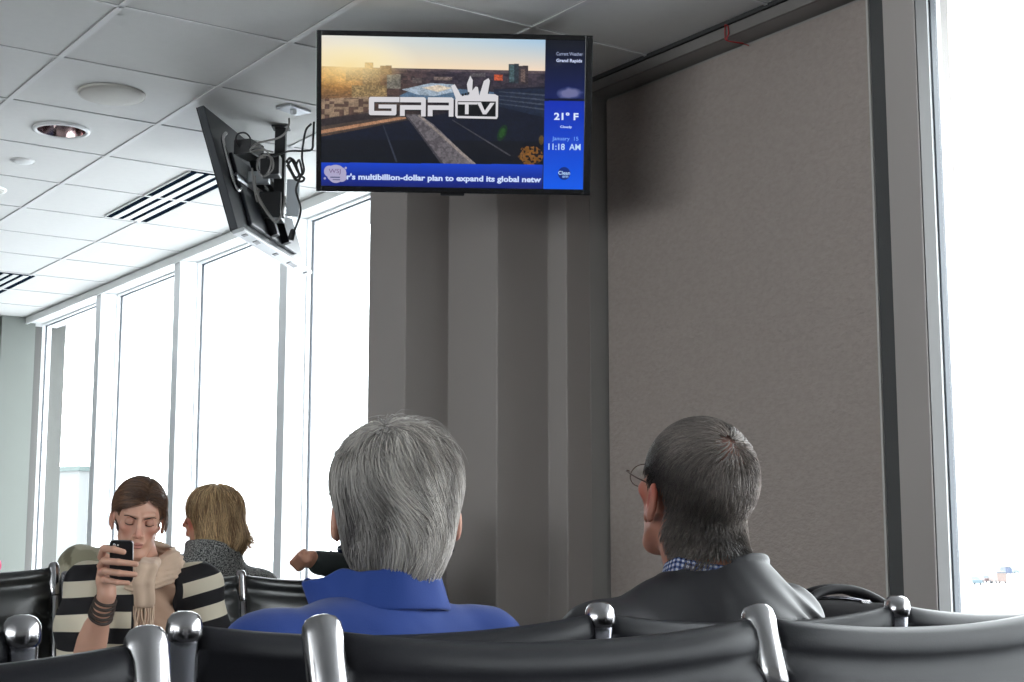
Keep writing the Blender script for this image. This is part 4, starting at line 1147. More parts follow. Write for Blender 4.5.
def person(name, label, origin, yaw, J, R, fem, tone, hands=('rest', 'rest'), custom=None, face=0.004, finebox=None, group=None, extra=None, browcol=(0.05, 0.03, 0.02)):
    t = thing('person', label, 'person', (origin[0], origin[1], 0), yaw)
    hc = A3(*J['head'])
    f = body_fn(J, R, fem, hands, custom)
    def tf(V):
        q = (V - hc) @ R
        c = skin_tint(q, tone[0], tone[1], tone[2], s=J['hs'])
        if extra is not None: c = extra(V, q, c)
        return c
    fine = [((hc[0] - 0.12, hc[1] - 0.14, hc[2] - 0.15), (hc[0] + 0.12, hc[1] + 0.15, hc[2] + 0.15), face)]
    for s in 'LR':
        w = J['w' + s]; fine.append(((w[0] - 0.09, w[1] - 0.05, w[2] - 0.09), (w[0] + 0.09, w[1] + 0.19, w[2] + 0.09), 0.0055))
    if finebox: fine += finebox
    lo = (-0.42, -0.36, 0.0); hi = (0.42, 0.78, 1.36)
    sdf_obj('body', f, lo, hi, 0.013, M_skin, t, tf, fine)
    # eyes with iris and pupil
    for s in (-1, 1):
        bm = bmesh.new(); bmesh.ops.create_uvsphere(bm, u_segments=20, v_segments=14, radius=0.0135 * J['hs'])
        bm.transform(Matrix.Rotation(-pi / 2, 4, 'X'))
        c = hc + R @ A3(0.0305 * s, 0.0742, 0.009) * J['hs']
        me = bpy.data.meshes.new('eye'); 
        bm.transform(Matrix([[*map(float, R[i]), float(c[i])] for i in range(3)] + [[0, 0, 0, 1]])); bm.to_mesh(me); bm.free()
        V = np.array([v.co[:] for v in me.vertices], f32); q = (V - c) @ R / J['hs']; rr = np.hypot(q[:, 0], q[:, 2] + 0.003)
        col = np.tile(SB(215, 205, 200), (len(V), 1)); col[(rr < 0.0062) & (q[:, 1] > 0)] = SB(70, 60, 45); col[(rr < 0.0028) & (q[:, 1] > 0)] = 0.005
        a = me.color_attributes.new('tint', 'FLOAT_COLOR', 'POINT'); cc = np.ones((len(V), 4), f32); cc[:, :3] = col; a.data.foreach_set('color', cc.ravel())
        link('eye', me, M_eye, t, True)
    return t
M_eye = mat('eye', (0.8, 0.8, 0.8, 1), 0.15, attr='tint')
M_shoe = mat('dark_shoe_leather', (0.02, 0.018, 0.016, 1), 0.4)
def sleeve_fn(P, J, s, r, end=1.0, k=0.02):
    sh, el, wr = A3(*J['s' + s]), A3(*J['e' + s]), A3(*J['w' + s])
    w2 = el + (wr - el) * end
    return arm_fn(P, sh, el, w2, r)
def trousers(t, J, col):
    def f(P): return np.maximum(su(legs_sdf(P, J, 0.006), ell(P, J['pelvis'], (0.175, 0.125, 0.11)), 0.03) + wob(P, 45, 5) * 0.003, -(P[:, 2] - 0.075))
    sdf_obj('trousers', f, (-0.34, -0.2, 0.05), (0.34, 0.62, 0.72), 0.013, M_cloth, t, lambda V: np.tile(np.asarray(col, f32), (len(V), 1)))
    for s in (-1, 1):
        sdf_obj('shoe', lambda P, s=s: feet_sdf(P, J, 0.006, s), (-0.34, 0.2, 0.0), (0.34, 0.75, 0.16), 0.01, M_shoe, t)
def head_sampler(n, seed, zmin=-0.12):
    rs = np.random.RandomState(seed); v = rs.normal(size=(n, 3)); v /= np.linalg.norm(v, axis=1)[:, None]
    return v.astype(f32), rs
def hair_object(t, J, R, base_f, base_lo, base_hi, base_step, basecol, groups, name='hair'):
    """base mass plus strands, made in head coordinates then moved to the head"""
    Vs, Fs, Cs, o = [], [], [], 0
    if base_f is not None:
        X = [np.arange(base_lo[i], base_hi[i], base_step, dtype=f32) for i in range(3)]
        V, Fc = nets(base_f, *X); Vs.append(V); Fs.append(Fc); Cs.append(basecol(V.astype(f32))); o = len(V)
    for (V, Fc, C) in groups:
        Vs.append(V); Fs.append(Fc + o); Cs.append(C); o += len(V)
    V = np.concatenate(Vs) * J['hs']; V = V @ np.asarray(R).T + np.array(J['head'])
    return arr(name, V, np.concatenate(Fs), M_hair, t, True, np.concatenate(Cs))
def loc_pt(origin, yaw, p):
    d = np.array([p[0] - origin[0], p[1] - origin[1], p[2]])
    return (d[0] * cos(yaw) + d[1] * sin(yaw), -d[0] * sin(yaw) + d[1] * cos(yaw), d[2])
TONE_PALE = (SB(196, 150, 130), SB(200, 112, 92), SB(165, 90, 80))
TONE_RED = (SB(176, 120, 100), SB(180, 88, 72), SB(150, 85, 75))

# === woman in the blue jacket =====================================
def woman_blue():
    O = (1.06, 1.885)
    J = default_J(ear=0.006, earz=-0.010, head=(0.048, 0.0, 1.117), neck=(0.02, -0.015, 0.985), chest=(0, -0.03, 0.82), sL=(-0.165, -0.03, 0.912), sR=(0.176, -0.03, 0.910), eL=(-0.215, 0.02, 0.65), eR=(0.215, 0.02, 0.65), hs=1.0)
    R = Rmat(radians(-29), radians(-6), radians(0))
    t = person('person', 'woman with short silver grey hair seen from behind, in a bright blue jacket', O, 0.0, J, R, 1.0, (SB(190, 140, 120), SB(205, 95, 80), SB(150, 80, 75)), face=0.005)
    trousers(t, J, SB(40, 42, 52))
    blue = SB(28, 60, 134)
    def jk(P):
        d = torso_sdf(P, J, 0.012)
        for s in 'LR': d = su(d, sleeve_fn(P, J, s, (0.058, 0.052, 0.046, 0.036), 0.95), 0.03)
        cut = ell(P, (0.02, 0.03, 1.06), (0.062, 0.075, 0.10))
        d = scut(d, cut, 0.012)
        # yoke seam and folds
        d = d + 0.0012 * np.exp(-((P[:, 2] - 0.935 + 0.10 * np.abs(P[:, 0] - 0.02) ** 1.5) / 0.003) ** 2) * (P[:, 1] < 0.02)
        d = d - 0.006 * np.exp(-(((P[:, 0] + 0.03) / 0.02) ** 2)) * np.exp(-((P[:, 2] - 0.90) / 0.05) ** 2)
        d = d + 0.0045 * wob(P * A3(1, 1, 0.6), 38, 11) + 0.0015 * wob(P, 110, 12)
        return np.maximum(d, -(P[:, 2] - 0.50))
    j = sdf_obj('jacket', jk, (-0.36, -0.26, 0.46), (0.40, 0.38, 1.04), 0.0065, M_cloth, t, lambda V: np.tile(blue, (len(V), 1)) * (1 + 0.06 * wob(V, 60, 3))[:, None])
    # raised collar: open band, the left point stands off the neck
    bm = bmesh.new(); n, m = 84, 9; g = []
    for i in range(n):
        ph = -2.50 + 5.0 * i / (n - 1)            # 0 = back of the neck
        row = []
        for k in range(m):
            v = k / (m - 1)
            side = ph + 0.10
            fl = np.clip((abs(side) - 1.05) / 0.85, 0, 1)
            rx = 0.096 * (1 - v) + (0.073 + 0.035 * fl * (1 if side < 0 else 0.25)) * v
            ry = 0.090 * (1 - v) + 0.078 * v
            hgt = 0.066 - 0.016 * fl - 0.003 * cos(ph * 7)
            z = 0.955 + hgt * v + 0.018 * (1 - v) * cos(ph) * 0.6 + 0.011
            ex = -0.014 * (fl ** 2) * v * (1 if side < 0 else 0)
            x = 0.022 + rx * sin(ph) + ex; y = -0.012 - ry * cos(ph) + 0.002 * sin(ph * 9) * v
            row.append(bm.verts.new((x, y, z + 0.0015 * sin(ph * 13) * v)))
        g.append(row)
    for i in range(n - 1):
        for k in range(m - 1): bm.faces.new((g[i][k], g[i + 1][k], g[i + 1][k + 1], g[i][k + 1]))
    me = bpy.data.meshes.new('collar'); bm.to_mesh(me); bm.free()
    c = link('collar', me, mat('blue_jacket_cloth', (*map(float, blue), 1), 0.85, bump=0.25, bscale=500, sheen=0.15, bdist=0.001), j, True)
    s = c.modifiers.new('thickness', 'SOLIDIFY'); s.thickness = 0.006; s.offset = 0
    b = c.modifiers.new('soften', 'SUBSURF'); b.levels = 1; b.render_levels = 1
    # earrings
    hc = A3(*J['head'])
    for sd in (-1, 1):
        e = hc + R @ A3(0.0785 * sd, -0.004, -0.040)
        bm = bmesh.new(); tube(bm, [e, e + A3(0, 0, -0.012)], 0.0009, 6)
        bmesh.ops.create_uvsphere(bm, u_segments=12, v_segments=8, radius=0.0062, matrix=Matrix.Translation(Vector(map(float, e + A3(0, 0, -0.017)))))
        obj('earring', bm, mat('dark_bead', (0.01, 0.015, 0.03, 1), 0.15), t, True)
    # hair
    def shell(q):
        d = ell(q, (0, -0.014, 0.038), (0.090, 0.109, 0.088))
        d = su(d, ell(q, (0, -0.050, -0.030), (0.074, 0.063, 0.075)), 0.03)
        d = su(d, ell(q, (0, -0.055, -0.095), (0.046, 0.040, 0.050)), 0.03)
        return d
    def base(q):
        d = shell(q) + 0.004 + 0.0025 * np.sin(np.arctan2(q[:, 0], -q[:, 1] + 0.03) * 26 + 5 * wob(q, 25, 4)) 
        cut = np.maximum(0.020 - q[:, 1] * 1.0 - np.clip(q[:, 2] - 0.03, 0, 1) * -1.2, -1)   # in front of the ears
        face = ell(q, (0, 0.085, -0.045), (0.080, 0.075, 0.105))
        d = np.maximum(d, -face)
        ear = ell(q * A3(1, 1, 1), (0, 0.0, -0.045), (0.2, 0.028, 0.048)); d = np.maximum(d, -ear)
        d = np.maximum(d, -(q[:, 2] + 0.102 + 0.012 * np.cos(q[:, 0] * 90)))
        return d
    gl, gd = SB(218, 211, 204), SB(74, 69, 70)
    def streak_shade(V):
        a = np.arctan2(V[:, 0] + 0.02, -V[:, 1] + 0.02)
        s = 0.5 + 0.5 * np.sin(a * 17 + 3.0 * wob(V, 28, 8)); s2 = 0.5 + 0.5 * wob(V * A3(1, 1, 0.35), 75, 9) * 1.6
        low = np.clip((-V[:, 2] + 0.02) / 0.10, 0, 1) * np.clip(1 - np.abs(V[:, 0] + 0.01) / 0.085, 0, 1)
        x = np.clip(0.40 * s + 0.50 * s2 + 0.16 - 0.42 * low - 0.40 * np.clip((-V[:, 0] - 0.005) / 0.07, 0, 1) * np.clip((0.09 - V[:, 2]) / 0.06, 0, 1), 0, 1)  # last term darkens the left side: shade painted into the hair
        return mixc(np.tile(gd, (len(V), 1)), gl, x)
    v, rs = head_sampler(21000, 3)
    P = v * A3(0.09, 0.11, 0.10) + A3(0, -0.014, 0.03)
    P[:, 2] = np.where(rs.rand(len(P)) < 0.25, P[:, 2] * 0.8 - 0.02, P[:, 2])
    keep = ~((P[:, 1] > 0.035) & (P[:, 2] < 0.05)) & (P[:, 2] > -0.072) & ~((np.abs(P[:, 1] - 0.0) < 0.03) & (P[:, 2] < -0.0))
    P = P[keep]; n = len(P); C0 = A3(-0.020, -0.045, 0.125)
    def flow(p):
        d = (p - C0) * A3(1, 1, 0.2); d /= np.maximum(np.linalg.norm(d, axis=1), 1e-4)[:, None]
        w = np.clip((0.13 - p[:, 2]) / 0.07, 0, 1)[:, None]
        sw = np.stack([0.55 * np.sin(p[:, 2] * 35 + 1.0) + 0.25, p[:, 1] * 0, p[:, 2] * 0], 1)
        return d * (1.15 - 0.65 * w) + A3(0, 0, -1.0) * w + sw * 0.8 * w + 0.35 * np.stack([wob(p, 35, 20), wob(p, 35, 21), wob(p, 35, 22) * 0.2], 1)
    C = streak_shade(P) * ((0.74 + 0.46 * rs.rand(n)) * (1 - 0.30 * np.clip(-P[:, 0] / 0.07, 0, 1) * np.clip((0.10 - P[:, 2]) / 0.08, 0, 1)))[:, None].astype(f32)  # left side darkened once more, shade put into strand colour
    L_ = 0.045 + 0.045 * rs.rand(n); L_ = np.where(P[:, 2] < -0.03, 0.018 + 0.016 * rs.rand(n), L_)
    lk = np.clip(streak_shade(P)[:, 0] / 0.5, 0, 1)
    off = (rs.rand(n) * 0.004 + 0.007 * lk).astype(f32) - 0.002
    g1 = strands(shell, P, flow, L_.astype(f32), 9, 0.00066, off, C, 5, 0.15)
    # stray hairs on the crown
    m = P[:, 2] > 0.09
    k = np.nonzero(m)[0][:260]
    g2 = strands(shell, P[k], flow, L_[k].astype(f32) * 1.0, 8, 0.0004, (0.006 + 0.014 * rs.rand(len(k))).astype(f32), C[k], 6, 0.6)
    hair_object(t, J, R, base, (-0.12, -0.15, -0.16), (0.12, 0.12, 0.15), 0.0028, lambda V: streak_shade(V) * 0.72, [g1, g2])
woman_blue()

# === man in the dark jacket =======================================
def man_dark():
    O = (1.68, 1.90)
    hs = 1.11
    J = default_J(earz=-0.008, ear=0.002, head=(0.046, 0.034, 1.155), neck=(0.035, -0.025, 1.005), chest=(0, -0.02, 0.84), sL=(-0.195, -0.02, 0.905), sR=(0.195, -0.02, 0.925), eL=(-0.25, 0.04, 0.66), eR=(0.25, 0.04, 0.66), w=1.18, bel=0.13, hs=hs, neckr=0.066)
    R = Rmat(radians(-9), radians(-16), radians(2))
    def scalp(V, q, c):
        q = q / hs
        # short hair region follows a hairline round the ear
        hl = (q[:, 2] > 0.035) | ((q[:, 1] < -0.028 - 0.75 * np.clip(-q[:, 2] - 0.03, 0, 1)) & (q[:, 2] > -0.108)) 
        ear = (np.abs(q[:, 0]) > 0.060) & (np.abs(q[:, 1] + 0.010) < 0.030) & (np.abs(q[:, 2] + 0.014) < 0.040)
        crown = np.clip(1.3 - np.linalg.norm((q - A3(0.0, -0.072, 0.080)) / A3(0.034, 0.036, 0.026), axis=1), 0, 1)
        h = hl & ~ear & ~((q[:, 1] > 0.055)) & (np.linalg.norm(q - A3(0, -0.01, 0.02), axis=1) < 0.135)
        c2 = mixc(np.tile(SB(46, 39, 37), (len(V), 1)), SB(150, 98, 80), crown * 0.75)
        return np.where(h[:, None], c2, c)
    hcm = A3(*J['head'])
    nape = lambda q: ell(q, (0, -0.046, -0.058), (0.060, 0.046, 0.062))
    t = person('person', 'man with short dark grey hair and glasses, seen from behind in a dark jacket', O, 0.0, J, R, 0.0, TONE_RED, face=0.0045, extra=scalp,
               custom=lambda P, d: su(d, nape((P - hcm) @ R / hs) * hs, 0.02))
    trousers(t, J, SB(50, 48, 46))
    dark = SB(38, 37, 40)
    def jk(P):
        d = torso_sdf(P, J, 0.018)
        for s in 'LR': d = su(d, sleeve_fn(P, J, s, (0.070, 0.060, 0.050, 0.040), 0.95), 0.04)
        # knitted neckband
        q = P - A3(0.038, -0.018, 0)
        zc = 1.023 - (q[:, 1]) * 0.34
        rho = np.hypot(q[:, 0], q[:, 1]); dz = zc - P[:, 2]
        band = smx((rho - 0.093 - np.clip(dz - 0.012, 0, 0.14) * 0.70) * 0.8, np.maximum(-dz, dz - 0.14), 0.006)
        d = su(d, band, 0.020)
        d = scut(d, np.maximum(rho - 0.0865, dz - 0.05), 0.006)
        d = d + 0.0
        # folds running from the collar to the right shoulder
        a = (P[:, 0] - 0.10) * 0.75 + (P[:, 2] - 0.95) * 0.55
        fm = np.exp(-((P[:, 0] - 0.16) / 0.07) ** 2) * np.exp(-((P[:, 2] - 0.93) / 0.07) ** 2)
        d = d + 0.0085 * np.sin(a * 150 + 2 * wob(P, 15, 3)) * fm
        d = d + 0.005 * wob(P * A3(1, 1, 0.7), 30, 21) + 0.0012 * wob(P, 95, 22)
        return np.maximum(d, -(P[:, 2] - 0.50))
    j = sdf_obj('jacket', jk, (-0.38, -0.26, 0.46), (0.40, 0.40, 1.10), 0.0070, mat('dark_jacket_nylon', (0.03, 0.03, 0.03, 1), 0.5, attr='tint', bump=0.15, bscale=400, bdist=0.0006, spec=0.4), t, lambda V: np.tile(dark, (len(V), 1)), [((-0.075, -0.14, 0.995), (0.155, 0.10, 1.08), 0.0028)])
    # two short stitched tabs on the neckband
    for dx in (0.070, 0.086):
        bm = bmesh.new(); tb = []
        for z_ in (1.050, 1.042, 1.032, 1.022):
            y_ = -0.10
            for _ in range(4):
                rho_ = 0.0935 + max(0, (1.023 - (y_ + 0.018) * 0.34) - z_ - 0.012) * 0.70; y_ = -0.018 - sqrt(max(1e-5, rho_ ** 2 - (dx - 0.038) ** 2))
            tb.append((dx, y_, z_))
        tube(bm, tb, 0.0013, 6); obj('stitched_tab', bm, M_black, j, True)
    # checked shirt collar
    mc = bpy.data.materials.new('blue_white_check'); mc.use_nodes = True
    nt = mc.node_tree; N = nt.nodes; L = nt.links; b = N['Principled BSDF']; b.inputs['Roughness'].default_value = 0.85
    tc = N.new('ShaderNodeUVMap'); ck = N.new('ShaderNodeTexWave'); ck.inputs['Scale'].default_value = 1.0
    sx = N.new('ShaderNodeSeparateXYZ'); L.new(tc.outputs[0], sx.inputs[0])
    def sq(o):
        m1 = N.new('ShaderNodeMath'); m1.operation = 'FRACT'; L.new(o, m1.inputs[0]); m2 = N.new('ShaderNodeMath'); m2.operation = 'LESS_THAN'; m2.inputs[1].default_value = 0.5; L.new(m1.outputs[0], m2.inputs[0]); return m2.outputs[0]
    a1 = N.new('ShaderNodeMath'); a1.operation = 'ADD'; L.new(sq(sx.outputs[0]), a1.inputs[0]); L.new(sq(sx.outputs[1]), a1.inputs[1])
    cr = N.new('ShaderNodeValToRGB'); cr.color_ramp.interpolation = 'CONSTANT'; cr.color_ramp.elements[0].color = rgb(205, 208, 220); cr.color_ramp.elements[1].position = 0.25; cr.color_ramp.elements[1].color = rgb(96, 112, 160)
    e = cr.color_ramp.elements.new(0.75); e.color = rgb(30, 40, 84)
    dv = N.new('ShaderNodeMath'); dv.operation = 'MULTIPLY'; dv.inputs[1].default_value = 0.5; L.new(a1.outputs[0], dv.inputs[0]); L.new(dv.outputs[0], cr.inputs[0]); L.new(cr.outputs[0], b.inputs['Base Color'])
    n, m = 72, 7; V, Fc, UV = [], [], []
    for i in range(n):
        ph = -2.75 + 5.5 * i / (n - 1)
        for k in range(m):
            v = k / (m - 1)
            # stands at the neck (v=0 inside) and folds down and outward (v=1)
            rr = 0.0745 + 0.010 * v
            y = -0.016 - rr * 1.0 * cos(ph)
            z = 1.047 - 0.042 * v ** 1.3 - (y + 0.02) * (0.25 if y > -0.02 else -0.22)
            rr -= 0.012 * max(0, cos(ph))
            V.append((0.038 + rr * sin(ph), y, z)); UV.append((ph * 0.08 / 0.0090, v * 0.045 / 0.0090))
    for i in range(n - 1):
        for k in range(m - 1): Fc.append((i * m + k, (i + 1) * m + k, (i + 1) * m + k + 1, i * m + k + 1))
    me = bpy.data.meshes.new('shirt_collar'); me.from_pydata(V, [], Fc); uv = me.uv_layers.new(name='uv')
    for lp in me.loops: uv.data[lp.index].uv = UV[lp.vertex_index]
    c = link('shirt_collar', me, mc, t, True); s = c.modifiers.new('thickness', 'SOLIDIFY'); s.thickness = 0.004
    # glasses
    hc = A3(*J['head']); H2 = lambda x, y, z: tuple(map(float, hc + R @ A3(x, y, z) * hs))
    bm = bmesh.new()
    for sd in (-1, 1):
        ring = [H2(sd * (0.034 + 0.0255 * cos(a)), 0.100 - 0.004 * abs(cos(a)) * (cos(a) * 1 > 0), 0.004 + 0.0185 * sin(a)) for a in np.linspace(0, 2 * pi, 25)]
        tube(bm, ring, 0.0010, 6, False)
        tube(bm, smoothpath([H2(sd * 0.0595, 0.100, 0.010), H2(sd * 0.070, 0.094, 0.011), H2(sd * 0.0765, 0.05, 0.010), H2(sd * 0.0790, 0.012, 0.010), H2(sd * 0.0800, -0.018, -0.002)]), 0.0013, 6)
    tube(bm, smoothpath([H2(-0.009, 0.100, 0.008), H2(0, 0.104, 0.011), H2(0.009, 0.100, 0.008)]), 0.0011, 6)
    gl = obj('glasses', bm, mat('brown_wire_frame', (0.10, 0.055, 0.04, 1), 0.3, metal=0.7), t, True)
    for sd in (-1, 1):
        bm = bmesh.new(); vs = [bm.verts.new(H2(sd * (0.034 + 0.025 * cos(a)), 0.0995, 0.004 + 0.018 * sin(a))) for a in np.linspace(0, 2 * pi, 25)[:-1]]
        bm.faces.new(vs); obj('lens', bm, glassmat('spectacle_lens', (0.95, 0.96, 0.96, 1), 0.08), gl)
    # short hair
    def shell(q): 
        d = ell(q, (0, -0.014, 0.030), (0.0735, 0.094, 0.084))
        d = su(d, ell(q, (0, 0.030, -0.035), (0.056, 0.062, 0.072)), 0.03)
        d = su(d, caps(q, (0, -0.022, -0.060), nbq, 0.0583, 0.0666), 0.018)
        d = su(d, nape(q), 0.018)
        return d - 0.003
    nbq = (A3(*J['neck']) + A3(0, -0.01, -0.02) - A3(*J['head'])) @ R / hs
    v, rs = head_sampler(30000, 9)
    P = v * A3(0.077, 0.098, 0.090) + A3(0, -0.014, 0.028)
    P[:, 2] = np.where(P[:, 2] < 0.0, P[:, 2] * 1.15, P[:, 2])
    th_ = (rs.rand(4500) - 0.5) * 2.5; zz_ = -0.055 - 0.075 * rs.rand(4500)
    P = np.concatenate([P, np.stack([0.065 * np.sin(th_), -0.03 - 0.065 * np.cos(th_), zz_], 1).astype(f32)])
    for _ in range(3):
        h_ = 1e-3; g_ = np.stack([shell(P + A3(h_, 0, 0)) - shell(P - A3(h_, 0, 0)), shell(P + A3(0, h_, 0)) - shell(P - A3(0, h_, 0)), shell(P + A3(0, 0, h_)) - shell(P - A3(0, 0, h_))], 1)
        g_ /= np.maximum(np.linalg.norm(g_, axis=1), 1e-6)[:, None]; P = (P - g_ * shell(P)[:, None]).astype(f32)
    crown = np.linalg.norm((P - A3(0.0, -0.072, 0.085)) / A3(0.044, 0.044, 0.028), axis=1)
    keep = ((P[:, 2] > 0.045) | ((P[:, 1] < 0.012) & (P[:, 2] > -0.098))) & (P[:, 1] < 0.062)
    keep &= ~((np.abs(P[:, 1] + 0.010) < 0.026) & (P[:, 2] < 0.018) & (P[:, 2] > -0.058))
    keep &= ~((P[:, 1] > -0.025 - 0.75 * np.clip(-P[:, 2] - 0.03, 0, 1)) & (P[:, 2] < 0.0))
    keep &= (crown > 0.1 + 1.3 * rs.rand(len(P)))
    P = P[keep]; n = len(P)
    Cw = A3(0.0, -0.070, 0.10)
    def flow(p):
        d = (p - Cw) * A3(1, 1, 0.3); d /= np.maximum(np.linalg.norm(d, axis=1), 1e-4)[:, None]
        w = np.clip((0.09 - p[:, 2]) / 0.06, 0, 1)[:, None]; f_ = np.clip((p[:, 2] - 0.05) / 0.05, 0, 1)[:, None]
        return d * (1 - 0.6 * w) + A3(0, 0.0, -0.9) * w + A3(-0.5, 0.3, 0) * f_ * 0.6
    lt = np.clip(0.5 + 0.6 * wob(P, 40, 2) + 0.65 * np.clip((P[:, 0] - 0.02) / 0.05, 0, 1) + 0.3 * np.clip((P[:, 2] - 0.06) / 0.05, 0, 1) - 0.30, 0, 1) * (0.5 + 0.8 * rs.rand(n))  # paler towards the right: side light painted into the strands
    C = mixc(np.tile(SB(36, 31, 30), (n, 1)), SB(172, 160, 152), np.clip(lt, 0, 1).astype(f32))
    L_ = np.where(P[:, 2] < -0.06, 0.6, 1.0) * np.where(P[:, 2] > 0.05, 0.030 + 0.015 * rs.rand(n), 0.014 + 0.009 * rs.rand(n)).astype(f32)
    g = strands(shell, P, flow, L_, 6, 0.00065, (0.001 + 0.0055 * rs.rand(n)).astype(f32), C, 3, 0.17)
    hair_object(t, J, R, None, None, None, None, None, [g])
def head_simple(q):
    d = ell(q, (0, -0.014, 0.030), (0.0735, 0.094, 0.084))
    d = su(d, ell(q, (0, 0.030, -0.035), (0.056, 0.062, 0.072)), 0.03)
    return su(d, caps(q, (0, -0.022, -0.05), (0, -0.032, -0.13), 0.060, 0.062), 0.018)
man_dark()

# === woman with the phone ========================================
def woman_phone():
    O = (1.77, 4.34); yaw = pi
    Lw = lambda px, py, Z: tuple(float(v) for v in loc_pt(O, yaw, at(px, py, Z)))
    hd = Lw(138.5, 519, 4.50); sR = Lw(88, 585, 4.52); sL = Lw(200, 586, 4.60)
    wR = Lw(107, 594, 4.18); eR = Lw(84, 668, 4.30)
    nk = Lw(146, 566, 4.60)
    J = default_J(head=hd, neck=nk, sR=sR, sL=sL, eR=eR, wR=wR, chest=((sR[0] + sL[0]) / 2, (sR[1] + sL[1]) / 2 - 0.035, 0.80), pelvis=(0, 0.0, 0.555), hs=0.98, w=0.95, neckr=0.048,
                  eL=(sL[0] - 0.07, sL[1] + 0.02, 0.66), wL=(-0.09, 0.22, 0.64))
    R = Rmat(radians(-19), radians(15), radians(-5))
    # gripping hand: four fingers wrap across the back of the phone, thumb on the screen side
    Hd = lambda px, py, Z: A3(*Lw(px, py, Z))
    FN = [([(101, 557, 4.17), (104, 548.5, 4.135), (114, 549.5, 4.115), (123.5, 552, 4.118)], (0.0105, 0.0098, 0.0092, 0.0080)),
          ([(100.5, 566, 4.165), (104, 561, 4.125), (118, 562, 4.108), (136, 564, 4.112)], (0.0105, 0.0100, 0.0094, 0.0078)),
          ([(101, 573, 4.165), (105, 571, 4.125), (119, 573, 4.108), (135, 574.5, 4.112)], (0.0100, 0.0096, 0.0090, 0.0075)),
          ([(103, 580, 4.17), (107, 580, 4.13), (117, 582.5, 4.112), (128, 583, 4.116)], (0.0092, 0.0088, 0.0082, 0.0070))]
    def custom(P, d):
        c0 = Hd(106, 571, 4.185); 
        ax = Hd(110, 571, 4.185) - c0; ax /= np.linalg.norm(ax); up_ = Hd(105, 560, 4.185) - Hd(107.5, 590, 4.185); up_ -= ax * (up_ @ ax); up_ /= np.linalg.norm(up_)
        Rr = np.stack([ax, up_, np.cross(ax, up_)], 1)
        h = ell(P, c0, (0.024, 0.050, 0.017), Rr)
        h = su(h, caps(P, Hd(107, 594, 4.19), Hd(106, 582, 4.185), 0.024, 0.026), 0.02)
        for pts, rs_ in FN: h = su(h, chain(P, [Hd(*p) for p in pts], rs_, 0.003), 0.005)
        h = su(h, chain(P, [Hd(108, 582, 4.20), Hd(115, 573, 4.185), Hd(119, 562, 4.165), Hd(120, 555, 4.160)], (0.0145, 0.012, 0.0105, 0.0085), 0.006), 0.008)
        d = su(d, h, 0.010)
        d = su(d, caps(P, eR, Lw(96, 628, 4.25), 0.042, 0.034), 0.02)
        return d
    hb = Lw(115, 570, 4.15)
    t = person('person', 'woman in a black and cream striped cardigan and scarf looking at her phone', O, yaw, J, R, 1.0,
               (SB(206, 158, 136), SB(205, 142, 122), SB(168, 108, 96)), hands=('rest', 'none'), custom=custom, face=0.0026,
               finebox=[((hb[0] - 0.09, hb[1] - 0.09, hb[2] - 0.09), (hb[0] + 0.09, hb[1] + 0.09, hb[2] + 0.09), 0.0028)])
    trousers(t, J, SB(38, 40, 50))
    hc = A3(*hd); hs = J['hs']; HP = lambda x, y, z: tuple(map(float, hc + R @ A3(x, y, z) * hs))
    # brows and lashes, drawn together in a frown
    M_brow = mat('brown_brow_hair', (0.05, 0.028, 0.018, 1), 0.8)
    for s in (-1, 1):
        bm = bmesh.new(); tube(bm, smoothpath([HP(s * 0.011, 0.0955, 0.0215), HP(s * 0.022, 0.0935, 0.0255), HP(s * 0.036, 0.0860, 0.0285), HP(s * 0.047, 0.0730, 0.0245)]), [0.0020 if i < 10 else 0.0013 for i in range(19)], 6); obj('eyebrow', bm, M_brow, t, True)
        bm = bmesh.new(); tube(bm, smoothpath([HP(s * 0.018, 0.0840, 0.0035), HP(s * 0.0255, 0.0885, 0.0015), HP(s * 0.0335, 0.0880, 0.0015), HP(s * 0.0425, 0.0820, 0.0045)]), 0.0013, 6); obj('eyelashes', bm, M_brow, t, True)
        bm = bmesh.new(); bmesh.ops.create_uvsphere(bm, u_segments=18, v_segments=12, radius=0.0142 * hs)
        bmesh.ops.bisect_plane(bm, geom=bm.verts[:] + bm.edges[:] + bm.faces[:], plane_co=(0, 0, -0.004), plane_no=(0, 0.25, 1), clear_inner=True)
        c = HP(s * 0.0305, 0.0742, 0.009)
        bm.transform(Matrix([[*map(float, R[i]), float(c[i])] for i in range(3)] + [[0, 0, 0, 1]]))
        me = bpy.data.meshes.new('eyelid'); bm.to_mesh(me); bm.free(); a = me.color_attributes.new('tint', 'FLOAT_COLOR', 'POINT'); cc = np.ones((len(me.vertices), 4), f32); cc[:, :3] = SB(188, 138, 118); a.data.foreach_set('color', cc.ravel()); link('eyelid', me, M_skin, t, True)
    # tan top
    tan = SB(172, 140, 118)
    def top(P):
        d = torso_sdf(P, J, 0.004)
        d = d + 0.006 * np.sin(P[:, 2] * 95 + 55 * np.abs(P[:, 0] - nk[0]) + 2 * wob(P, 25, 31)) * np.clip((P[:, 1] - sR[1]) / 0.05, 0, 1)
        d = scut(d, ell(P, (nk[0], nk[1] + 0.035, nk[2] + 0.04), (0.080, 0.10, 0.085)), 0.01)
        return np.maximum(d, -(P[:, 2] - 0.50))
    sdf_obj('top', top, (-0.32, -0.26, 0.48), (0.32, 0.32, 1.06), 0.0075, M_cloth, t, lambda V: np.tile(tan, (len(V), 1)))
    # striped open cardigan
    cream, blk = SB(206, 196, 176), SB(22, 20, 24)
